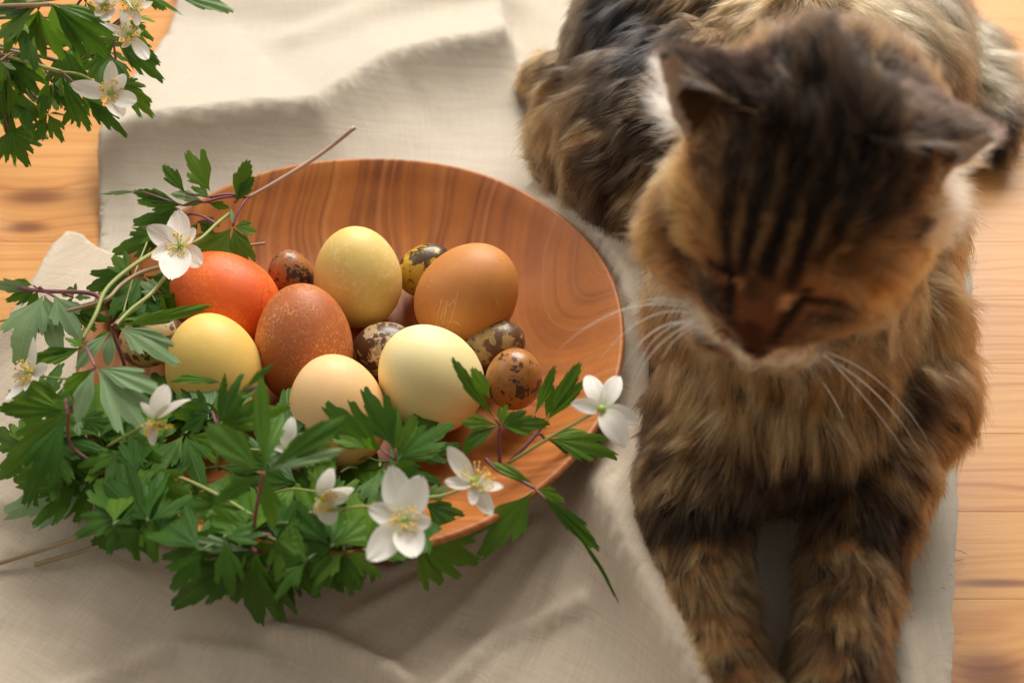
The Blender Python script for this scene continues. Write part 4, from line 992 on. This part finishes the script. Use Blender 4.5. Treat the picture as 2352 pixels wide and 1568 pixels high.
# coat colours at places on the body (sRGB)
COAT = [(1210,150,150,108,62),(1250,250,135,96,56),(1300,330,128,92,54),(1250,400,110,78,46),(1400,420,70,50,32),(1380,480,42,32,25),(1500,500,45,34,25),(1340,50,80,68,54),(1420,50,36,35,36),(1500,120,38,34,32),
 (1430,200,44,36,28),(1560,50,58,46,36),(1610,0,112,82,50),(1700,40,140,106,66),(1800,20,150,115,74),(1900,50,170,135,92),(1350,130,52,42,32),(1290,130,88,66,44),(1540,280,56,42,28),(1470,340,78,58,38),
 (1350,260,92,68,42),(1440,280,60,45,30),(2050,50,185,155,112),(2150,80,208,182,145),(2100,170,120,92,64),(2200,230,150,125,95),(2285,265,32,26,23),(2290,200,190,165,130),(2150,200,110,84,58),(2080,120,90,68,46),(2230,120,200,176,140),
 (1490,480,195,150,98),(1470,650,190,145,94),(1500,760,175,130,84),(1560,840,155,112,66),(1650,930,158,114,66),(1750,900,172,126,74),(1850,950,182,134,78),(1720,1020,90,66,40),(1500,940,74,54,36),(1490,1050,98,72,46),
 (2000,860,150,105,60),(2100,950,62,46,31),(2000,1020,112,82,48),(1850,1050,38,30,24),(2200,600,190,143,92),(2150,760,172,122,70),(1980,780,200,160,112),(2240,480,208,168,122),(2180,860,120,86,52),
 (1565,480,188,130,74),(1600,560,155,104,58),(1980,620,182,120,64),(1910,745,110,80,52),(1930,640,170,112,60),(1640,675,56,43,33),(1600,520,168,118,68),(2080,560,158,106,60),(1660,770,150,112,80),(1880,800,214,170,120),(1750,830,228,194,155),
 (1725,700,122,72,42),(1715,650,110,72,45),(1728,780,98,48,30),(1800,300,38,29,23),(1850,400,36,28,22),(1900,180,60,46,34),(1760,560,58,44,30),(1950,250,50,38,28),(1640,350,104,74,46),(1950,450,46,34,26),(1700,430,66,48,32),(1750,180,96,70,46),
 (2020,150,130,98,66),(1650,120,90,66,46),
 (1600,1080,130,95,56),(1700,1110,60,44,30),(1600,1170,46,34,26),(1540,1230,120,86,50),(1620,1290,180,130,74),(1700,1330,150,112,70),(1600,1420,170,122,70),(1700,1500,176,126,74),(1560,1500,60,45,30),(1650,1560,160,112,62),
 (2000,1090,130,94,54),(2090,1060,150,110,66),(1930,1130,64,48,32),(2040,1180,60,44,30),(1900,1240,150,106,60),(1990,1280,150,108,62),(2060,1300,60,44,30),(1900,1400,172,124,72),(1980,1420,120,86,50),(1900,1530,172,124,72),(1990,1540,70,52,34)]
STROKES = [  # dark and light markings, with backlight painted on the muzzle rim (points, radius m, sRGB, strength)
 ([(1538,372),(1535,500),(1565,574),(1606,622),(1614,668)], .0036, (46,35,26), .85), ([(1600,650),(1640,690)], .0050, (50,38,30), .8),
 ([(1693,560),(1690,590)], .0016, (110,82,50), .9), ([(1767,500),(1750,545),(1734,589)], .0020, (112,84,50), .95), ([(1834,528),(1815,575),(1793,624)], .0020, (118,86,52), .95), ([(1899,361),(1905,404)], .0018, (90,68,42), .7), ([(1788,372),(1784,420)], .0018, (84,62,40), .7), ([(1925,440),(1912,500)], .0018, (96,70,44), .7),
 ([(1735,470),(1722,560),(1712,620)], .0026, (24,19,16), .9), ([(1800,480),(1780,560),(1762,625)], .0034, (24,19,16), .9), ([(1870,500),(1850,580),(1820,650)], .0030, (24,19,16), .9), ([(1672,500),(1672,560),(1676,600)], .0024, (28,21,17), .85),
 ([(1734,650),(1734,672)], .0030, (84,60,36), .9), ([(1722,712),(1722,730)], .0038, (122,76,46), .8), ([(1748,712),(1748,728)], .0030, (122,76,46), .7), ([(1728,752),(1728,785)], .0044, (88,50,33), .9), ([(1724,805),(1730,812)], .0034, (70,38,28), 1),
 ([(1682,618),(1680,690),(1682,752)], .0022, (30,22,17), .95), ([(1852,668),(1838,700),(1805,738),(1777,786)], .0022, (30,22,17), .95),
 ([(1627,604),(1655,614),(1690,632)], .0020, (14,10,9), 1), ([(1838,687),(1880,691),(1924,698)], .0020, (14,10,9), 1),
 ([(1655,640),(1668,642)], .0016, (140,84,58), .6), ([(1842,708),(1885,708)], .0015, (150,94,60), .65), ([(1700,646),(1700,660)], .0016, (170,125,78), .95), ([(1808,684),(1806,702)], .0022, (215,155,98), .95),
 ([(1865,728),(1930,728),(1980,722)], .0022, (48,35,28), .75), ([(1980,722),(2060,668),(2120,620),(2150,550)], .0040, (56,40,28), .7), ([(1930,650),(2010,600),(2060,540)], .0024, (100,68,40), .5),
 ([(1593,700),(1625,762),(1685,812),(1722,826),(1775,836),(1878,818)], .0038, (255,240,212), 1), ([(1800,805),(1860,800)], .0040, (240,196,156), .9), ([(1645,745),(1665,760)], .0018, (60,44,34), .8), ([(1838,796),(1850,798)], .0014, (70,48,38), .8), ([(1650,740),(1655,785)], .003, (190,150,112), .6),  # pale muzzle rim, whitened further to stand in for backlight through the fur
 ([(1880,110),(1890,200),(1870,300)], .012, (30,23,18), .75), ([(2000,220),(1960,330),(1930,430)], .012, (30,23,18), .8), ([(1750,230),(1740,330),(1740,420)], .008, (38,29,22), .6),
 ([(1430,-20),(1480,60),(1560,140)], .014, (26,25,27), .8), ([(1330,250),(1480,250)], .006, (46,35,26), .6), ([(1290,370),(1430,370)], .006, (46,35,26), .55), ([(1240,310),(1400,305)], .005, (140,100,58), .4),
 ([(1500,1110),(1600,1130),(1700,1120)], .006, (90,66,42), .5), ([(1490,1180),(1600,1190),(1720,1180)], .008, (34,26,20), .85), ([(1570,1260),(1600,1235),(1650,1245)], .003, (40,30,22), .8),
 ([(1490,1330),(1540,1400)], .006, (46,35,25), .8), ([(1690,1400),(1720,1380)], .004, (60,45,30), .6), ([(1540,1480),(1600,1560)], .006, (46,35,25), .8),
 ([(1900,1080),(2000,1060),(2110,1100)], .005, (50,38,27), .7), ([(1890,1180),(1990,1150),(2090,1190)], .005, (44,33,24), .8), ([(2020,1240),(2080,1290),(2060,1380)], .007, (40,30,22), .85), ([(1880,1320),(1960,1340)], .004, (60,45,30), .6), ([(1870,1470),(1950,1480)], .004, (60,45,30), .6), ([(2000,1440),(2040,1500),(1990,1568)], .006, (44,33,24), .8),
 ([(2000,980),(2060,940),(2140,900)], .004, (40,30,22), .7), ([(1950,1000),(2060,1010),(2120,990)], .004, (150,110,66), .5), ([(1500,880),(1560,900)], .004, (50,38,27), .7), ([(1480,1010),(1560,1000)], .004, (50,38,27), .7)]
COMB = [(1740,700,.2,-1,1.5),(1730,780,.2,-1,.9),(1680,620,-.2,-.6,1.6),(1860,690,.4,-.5,1.6),(1760,620,.0,-1,2.2),(1800,540,.1,-1,3.2),(1800,450,.1,-1,6),(1880,280,.15,-1,13),(1900,150,.1,-1,20),(2020,170,.5,-1,12),(1750,170,-.3,-1,11),(1620,660,-.6,.1,3),(1920,730,.7,.1,4),
 (1570,560,-.8,.25,15),(1960,730,.8,.5,13),(1605,730,-.7,.5,9),(1510,480,-1,.1,18),(2030,640,.9,.45,20),(2180,560,1,.4,18),(1660,770,-.6,.6,4),(1880,800,.5,.7,5),(1760,830,0,1,5),(1580,400,-.8,-.3,18),(2120,480,.9,.1,16),
 (1480,660,-.8,.6,14),(1500,800,-.7,.7,18),(1620,880,-.35,1,26),(1720,930,-.2,1,26),(1850,950,0,1,28),(2000,880,.5,.9,26),(2200,700,.8,.6,26),(2140,860,.7,.7,20),(1850,1040,0,1,16),
 (1520,1000,-.8,.45,13),(1600,1090,-.6,.8,12),(2100,970,.8,.5,14),(2050,1080,.6,.8,12),(1600,1200,-.3,1,8),(1620,1350,.25,1,7),(1680,1520,.2,1,7),(1990,1200,.3,1,8),(1940,1350,-.1,1,7),(1930,1520,0,1,7),
 (1400,300,-1,.10,20),(1300,200,-1,.05,22),(1240,350,-1,.3,20),(1300,420,-.7,.6,18),(1400,480,-.5,.9,16),(1500,420,-.8,.5,18),(1500,120,-.7,.6,20),(1400,40,-.7,.7,20),(1600,60,-.5,.8,18),(1700,40,-.5,.6,18),(1820,30,-.1,.8,20),(1220,160,-.9,.2,14),
 (2000,60,.5,.7,26),(2130,70,.9,.6,32),(2220,150,.9,.5,32),(2260,230,.7,.9,28),(2290,290,.2,1,22),(1560,250,-.8,.4,18)]
lin = lambda c: np.array([srgb(*x) for x in c])
ck = np.array([tuple(hit(a[0], a[1])) for a in COAT]); cc_ = lin([a[2:5] for a in COAT])
fc_ = np.linalg.norm(ck-np.array(HC), axis=1) < .062*1.25; br_ = np.array([a[2] > 90 for a in COAT]); cc_[fc_ & br_] *= 1.40  # paler face coat brightened, since the face turns down from the window
low_ = np.array([a[1] > 1060 or (a[0] < 1480 and a[1] < 420) for a in COAT]); cc_[low_] *= np.where(np.array([a[1] for a in COAT])[low_] < 450, 1.0, 1.7)[:, None]; cc_[np.array([830 < a[1] <= 1060 for a in COAT])] *= 1.3; cc_[np.array([a[1] > 1150 for a in COAT])] *= 1.25; top_ = np.array([a[1] < 460 and a[0] < 1960 for a in COAT]); cc_[top_] *= .72; rt_ = np.array([a[1] < 300 and a[0] >= 1960 for a in COAT]); cc_[rt_] *= .62  # leg coat brightened to make up for light blocked by head and chest
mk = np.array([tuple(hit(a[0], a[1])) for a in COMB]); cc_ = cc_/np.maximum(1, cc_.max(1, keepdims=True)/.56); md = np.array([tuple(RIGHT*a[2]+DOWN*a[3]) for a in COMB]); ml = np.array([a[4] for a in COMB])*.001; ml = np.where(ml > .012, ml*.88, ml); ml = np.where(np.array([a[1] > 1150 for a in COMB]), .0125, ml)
def vfield(P, sc, seed): return np.array([noise.noise(Vector((p[0]*sc+seed, p[1]*sc+seed*.7, p[2]*sc))) for p in P])
def fast_field(P, sc, seed):
    """smooth value field sampled on a coarse lattice, trilinear (quick for many points)"""
    rg = np.random.default_rng(seed); G = rg.standard_normal((64, 64, 64)).astype(np.float32)
    q = P*sc; i = np.floor(q).astype(int); f = q-i; f = f*f*(3-2*f); out = 0
    for a in (0, 1):
        for b in (0, 1):
            for c in (0, 1):
                w_ = np.where(a, f[:, 0], 1-f[:, 0])*np.where(b, f[:, 1], 1-f[:, 1])*np.where(c, f[:, 2], 1-f[:, 2])
                out = out + w_*G[(i[:, 0]+a) % 64, (i[:, 1]+b) % 64, (i[:, 2]+c) % 64]
    return out
def idw(P, K, Vv, p=4, eps=.004):
    out = np.zeros((len(P),)+Vv.shape[1:])
    for s in range(0, len(P), 20000):
        Q = P[s:s+20000]; d2 = ((Q[:, None, :]-K[None])**2).sum(-1)+eps**2; w_ = d2**(-p/2); w_ /= w_.sum(1, keepdims=True)
        out[s:s+20000] = w_ @ Vv
    return out
skp = []; skc = []; skr = []; sks = []
for pts, r, c, st in STROKES:
    for (a, b) in zip(pts, pts[1:]):
        n = max(1, int(math.hypot(b[0]-a[0], b[1]-a[1])/12))
        for k in range(n+1):
            h = hit(a[0]+(b[0]-a[0])*k/n, a[1]+(b[1]-a[1])*k/n, False)
            if h: skp.append(tuple(h)); skc.append(srgb(*c)); skr.append(r); sks.append(st)
skp = np.array(skp); skc = np.array(skc); skc = np.where(skc.max(1, keepdims=True) > .12, skc*1.4, skc); skr = np.array(skr); sks = np.array(sks)  # light strokes brightened too, for the face turned from the window
def in_ear(P, N):
    m = np.zeros(len(P), bool); inner = np.zeros(len(P), bool); along = np.zeros(len(P)); eid = np.zeros(len(P), int)
    for e, (base, tip, ad, K, S, s) in enumerate(EARS):
        rel = P-np.array(base); L = (tip-base).length; b = rel @ np.array(ad)/L; ky = rel @ np.array(K); sy = rel @ np.array(S)
        bb = np.clip(b, 0, 1); r = EARR*(1.3 if s > 0 else 1.0)*(1-bb)**.85*(1+.22*np.sin(bb*3.1))+.0006
        kk = ky+r*.35*bb; rad = np.hypot(kk, sy)+1e-6; ok = (b > .12) & (b < 1.08) & (rad < r+.004) & (rad > r-.0045-.004*(b > .8))
        rn = (N @ np.array(K))*kk/rad + (N @ np.array(S))*sy/rad
        m |= ok; phn = np.degrees(np.arctan2(sy, kk))*FARS[e]
        inner |= ok & ((rn < -.05) | (phn > 88)) & (b < .90); along = np.where(ok, b, along); eid = np.where(ok, e, eid)
    return m, inner, along, eid
def coat(P, N):
    warp = np.stack([fast_field(P, 260, 1), fast_field(P, 260, 2), fast_field(P, 260, 3)], 1)*.0016 + np.stack([fast_field(P, 90, 4), fast_field(P, 90, 5), fast_field(P, 90, 6)], 1)*.0022
    hw = np.linalg.norm(P-np.array(HC), axis=1) < .062; warp = warp*np.where(hw, .22, 1.0)[:, None]
    Q = P+warp; c = idw(Q, ck, cc_)
    PS = P*np.array([1.0, .55, .55]); tick = fast_field(PS, 430, 51)*.6+fast_field(PS, 230, 52)*.8
    k = 1/(1+np.exp(-(tick-.10)*4.5)); hd_ = np.linalg.norm(P-np.array(HC), axis=1) < .058
    k = k*np.where(hd_, .14, .74); dark = np.array(srgb(34, 27, 21)); c = c*(1+.16*(~hd_))[:, None]*(1-k)[:, None]+dark*k[:, None]
    rel = (P-np.array(HC))/HS; lx = rel @ np.array(hx)+.0025; ly = rel @ np.array(hy); lz = rel @ np.array(hz)
    lx = lx+.0012*fast_field(P, 140, 61)
    onh = (np.linalg.norm(rel, axis=1) < .064) & (lz > -.012)
    top = onh*sstep(lz, -.005, .010)*(1-sstep(ly, .012, .024))*(1-sstep(np.abs(lx), .026, .036))
    golden = np.array(srgb(158, 116, 70)); crown = sstep(-ly, -.022, .012)
    st = np.cos(lx*2*np.pi/(.0082+.05*np.clip(-ly, -.03, .05)))*.5+.5; st = np.clip(st+.18*fast_field(P, 300, 62), 0, 1)
    lightc = golden*(1-.74*crown)[:, None]; hcol = lightc*(1-sstep(st, .18, .50))[:, None]+np.array(srgb(30, 23, 18))*sstep(st, .18, .50)[:, None]
    c = c*(1-top*.85)[:, None]+hcol*(top*.85)[:, None]
    leg = (P[:, 1] < -.06) & (P[:, 2] < .075) & (P[:, 0] > .05)
    bw_ = np.sin(P[:, 1]*2*np.pi/.0118+2.2*fast_field(P, 75, 53)+P[:, 0]*40)+.8*fast_field(P, 260, 54)
    kb = 1/(1+np.exp(-(bw_-.25)*3.5)); kb = kb*leg*.86; c = c*(1-kb)[:, None]+dark*kb[:, None]
    for s in range(0, len(P), 20000):
        q = Q[s:s+20000]; d2 = ((q[:, None, :]-skp[None])**2).sum(-1)/skr[None]**2
        # blend the strongest mark of each colour set
        k = d2.argmin(1); w_ = np.exp(-np.maximum(0, d2[np.arange(len(q)), k]-.3)*1.1)*sks[k]
        c[s:s+20000] = c[s:s+20000]*(1-w_[:, None]) + skc[k]*w_[:, None]
    m, inner, along, eid = in_ear(P, N)
    back = np.array(srgb(36, 25, 19)); inn = np.array(srgb(246, 224, 200)); edge = np.array(srgb(170, 95, 55))
    c[m & ~inner] = back*(1.25-.5*along[m & ~inner])[:, None]
    c[inner] = inn*(.9+.15*along[inner])[:, None]
    lum = c.mean(1, keepdims=True); c = lum + (c-lum)*.95
    return c, m, inner, along
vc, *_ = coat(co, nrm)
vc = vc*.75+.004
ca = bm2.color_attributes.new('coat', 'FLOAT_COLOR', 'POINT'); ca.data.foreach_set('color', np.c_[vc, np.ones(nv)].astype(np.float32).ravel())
m, t = new_mat('cat_skin'); a_ = t.n('Attribute', attribute_name='coat').outputs[0]
d_ = t.bsdf(Base_Color=a_, Roughness=.8, Specular_IOR_Level=.1)
t.done(t.n('MixShader', {0: .35, 1: d_, 2: t.n('BsdfTranslucent', {0: a_}).outputs[0]}).outputs[0])
bm2.materials.clear(); bm2.materials.append(m); bm2.name = 'body'
bm2.polygons.foreach_set('use_smooth', [True]*len(bm2.polygons))
off = np.array(cat.location); bm2.vertices.foreach_set('co', (co-off).astype(np.float32).ravel()); bm2.update()
body = bpy.data.objects.new('body', bm2); link(body, cat)
# ---- fur
bm2.calc_loop_triangles(); nt = len(bm2.loop_triangles); tri = np.empty(nt*3, np.int32); bm2.loop_triangles.foreach_get('vertices', tri); tri = tri.reshape(-1, 3)
pa, pb, pc = co[tri[:, 0]], co[tri[:, 1]], co[tri[:, 2]]; ar = np.linalg.norm(np.cross(pb-pa, pc-pa), axis=1)/2
cen = (pa+pb+pc)/3; keep = (cen[:, 2] > .007)
tc = cen-np.array(CAM); tc /= np.linalg.norm(tc, axis=1, keepdims=True); tn = np.cross(pb-pa, pc-pa); tn /= np.linalg.norm(tn, axis=1, keepdims=True)+1e-12
facing = -(tc*tn).sum(1); wgt = ar*keep*np.where(cen[:, 1] > .62, .3, 1.0)*np.where(facing < -.5, .45, 1.0)
NH = 400000
pick = RNG.choice(nt, NH, p=wgt/wgt.sum()); r1 = np.sqrt(RNG.random(NH)); r2 = RNG.random(NH)
w3 = np.stack([1-r1, r1*(1-r2), r1*r2], 1)
root = (co[tri[pick]]*w3[:, :, None]).sum(1); nn = (nrm[tri[pick]]*w3[:, :, None]).sum(1); nn /= np.linalg.norm(nn, axis=1, keepdims=True)
cd_ = idw(root, mk, md, 3); ln = idw(root, mk, ml, 3)
cd_ += np.stack([fast_field(root, 70, 11), fast_field(root, 70, 12), fast_field(root, 70, 13)], 1)*.16
cd_ += np.stack([fast_field(root, 230, 14), fast_field(root, 230, 15), fast_field(root, 230, 16)], 1)*.09
cd_ += RNG.standard_normal((NH, 3))*.07
cd_ -= nn*(cd_*nn).sum(1, keepdims=True); cd_ /= np.linalg.norm(cd_, axis=1, keepdims=True)+1e-9
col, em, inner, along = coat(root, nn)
# ear hair runs to the tip, short on the back, a little longer inside
for e, (base, tip, ad, K, S, s) in enumerate(EARS):
    mm = em & (((root-np.array(base)) @ np.array(hx*s)) > -.01) & (((root-np.array(HC)) @ np.array(hx))*s > 0)
    cd_[mm] = np.array(ad) + RNG.standard_normal((mm.sum(), 3))*.15
ln = np.where(em, np.where(inner, np.where(along < .55, .011, .006), .0052), ln)
ln = ln*(.62+.7*RNG.random(NH)); guard = RNG.random(NH) < .06; ln = np.where(guard & (ln > .01), ln*1.3, ln)
lift = .55+.25*fast_field(root, 120, 21)+.12*RNG.standard_normal(NH); lift = np.clip(lift, .12, 1.2)
for (base, tip, ad, K, S, s) in EARS:
    nb_ = (np.linalg.norm(root-np.array(base), axis=1) < .026) & ~em; ln = np.where(nb_, np.minimum(ln, .0055), ln)
lift = np.clip(lift, .12, 1.2); lift = np.where(em, .25, lift)
K_ = 6; pos = np.zeros((NH, K_, 3)); pos[:, 0] = root - nn*.0006
curl = np.stack([fast_field(root, 160, 31), fast_field(root, 160, 32), fast_field(root, 160, 33)], 1)*.5
for k in range(1, K_):
    tt = k/(K_-1)
    d = nn*(lift*(1.05-.95*tt))[:, None] + cd_*(.55+.65*tt) + curl*tt + np.array([0, 0, -.30])*tt*(ln/.02)[:, None]
    d /= np.linalg.norm(d, axis=1, keepdims=True); pos[:, k] = pos[:, k-1]+d*(ln/(K_-1))[:, None]
# clumping towards guide hairs
NG = NH//9; gi = RNG.choice(NH, NG, replace=False)
from mathutils.kdtree import KDTree
kd = KDTree(NG)
for i, g_ in enumerate(gi): kd.insert(Vector(root[g_]), i)
kd.balance()
near = np.array([kd.find(Vector(r))[1] for r in root]); gid = gi[near]
cl = (.15+.65*RNG.random(NH))*np.where(ln > .010, 1, .6); okc = (ln[gid] > .5*ln) & ~em
for k in range(2, K_):
    tt = (k/(K_-1))**1.5; wk = (cl*tt*okc)[:, None]*.8
    pos[:, k] = pos[:, k]*(1-wk)+pos[gid, k]*wk
pos[:, :, 2] = np.maximum(pos[:, :, 2], .0045)
# colour along each hair: dark root, banded, darker or lighter tip
f1 = fast_field(root, 330, 41); cvar = RNG.standard_normal(NG)[near]; hv = np.exp(.20*RNG.standard_normal(NH)+.14*f1+.22*cvar); gtone = RNG.random(NG)[near]
tipf = np.where(gtone < .42, .40, np.where(gtone > .78, 1.55, 1.05)); tipf = np.where(em, 1.0, tipf)
headm = np.linalg.norm(root-np.array(HC), axis=1) < .062; tipf = np.where(headm, .5+.5*tipf, tipf)
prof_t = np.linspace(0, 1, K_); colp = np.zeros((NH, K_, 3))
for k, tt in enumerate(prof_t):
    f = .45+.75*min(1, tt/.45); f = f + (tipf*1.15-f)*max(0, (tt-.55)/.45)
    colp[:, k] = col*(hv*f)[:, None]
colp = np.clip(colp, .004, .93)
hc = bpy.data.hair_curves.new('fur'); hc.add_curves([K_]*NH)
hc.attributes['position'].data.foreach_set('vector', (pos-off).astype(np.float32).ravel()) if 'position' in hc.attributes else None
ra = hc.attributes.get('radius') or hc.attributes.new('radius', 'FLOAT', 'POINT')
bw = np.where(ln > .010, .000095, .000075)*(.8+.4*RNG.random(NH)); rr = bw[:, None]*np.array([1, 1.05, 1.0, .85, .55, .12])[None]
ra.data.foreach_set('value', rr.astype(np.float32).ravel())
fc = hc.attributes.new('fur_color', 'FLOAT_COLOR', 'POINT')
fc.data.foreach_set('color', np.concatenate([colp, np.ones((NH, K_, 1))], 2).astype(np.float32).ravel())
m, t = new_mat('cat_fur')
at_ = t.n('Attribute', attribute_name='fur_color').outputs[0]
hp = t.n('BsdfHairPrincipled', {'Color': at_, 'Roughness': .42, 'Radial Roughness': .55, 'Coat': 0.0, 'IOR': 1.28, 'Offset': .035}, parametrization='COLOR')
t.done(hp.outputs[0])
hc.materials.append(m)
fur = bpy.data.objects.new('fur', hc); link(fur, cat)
# ---- nose, whiskers
m, t = new_mat('whisker_white'); t.done(t.bsdf(Base_Color=(.9, .86, .78, 1), Roughness=.35))
def whisker(ru, rv, eu, ev, bend, drop=.012):
    p = hit(ru, rv); L = (p-CAM).dot(FWD); e = at_depth(eu, ev, L*(1+drop*4)); mid = (p+e)/2 + RIGHT*bend[0]*.001+DOWN*bend[1]*.001
    pts = smooth_path([p, p.lerp(mid, .9), e], 6) if False else [p*(1-s)**2+mid*2*s*(1-s)+e*s*s for s in [k/14 for k in range(15)]]
    Vw, Fw = tube_geo(pts, [.00030*(1-.8*k/14) for k in range(15)], 5); mesh_obj('whisker', Vw, Fw, m, cat)
for a in [(1600,702,1440,705,(0,-6)),(1598,712,1285,800,(0,-16)),(1600,722,1370,835,(0,-16)),(1602,732,1440,925,(-8,-14)),(1604,742,1425,860,(-4,-14)),(1606,752,1460,800,(0,-10)),(1602,738,1435,980,(-10,-12)),(1598,708,1480,700,(0,-4)),(1608,748,1500,880,(-4,-8)),
          (1888,816,2112,1035,(4,-8)),(1890,810,2090,1050,(0,-4)),(1880,822,2060,960,(2,-6)),(1850,832,1965,1060,(6,-4)),(1845,835,1950,1000,(4,-4)),(1892,806,2130,1010,(4,-10))]:
    whisker(*a)
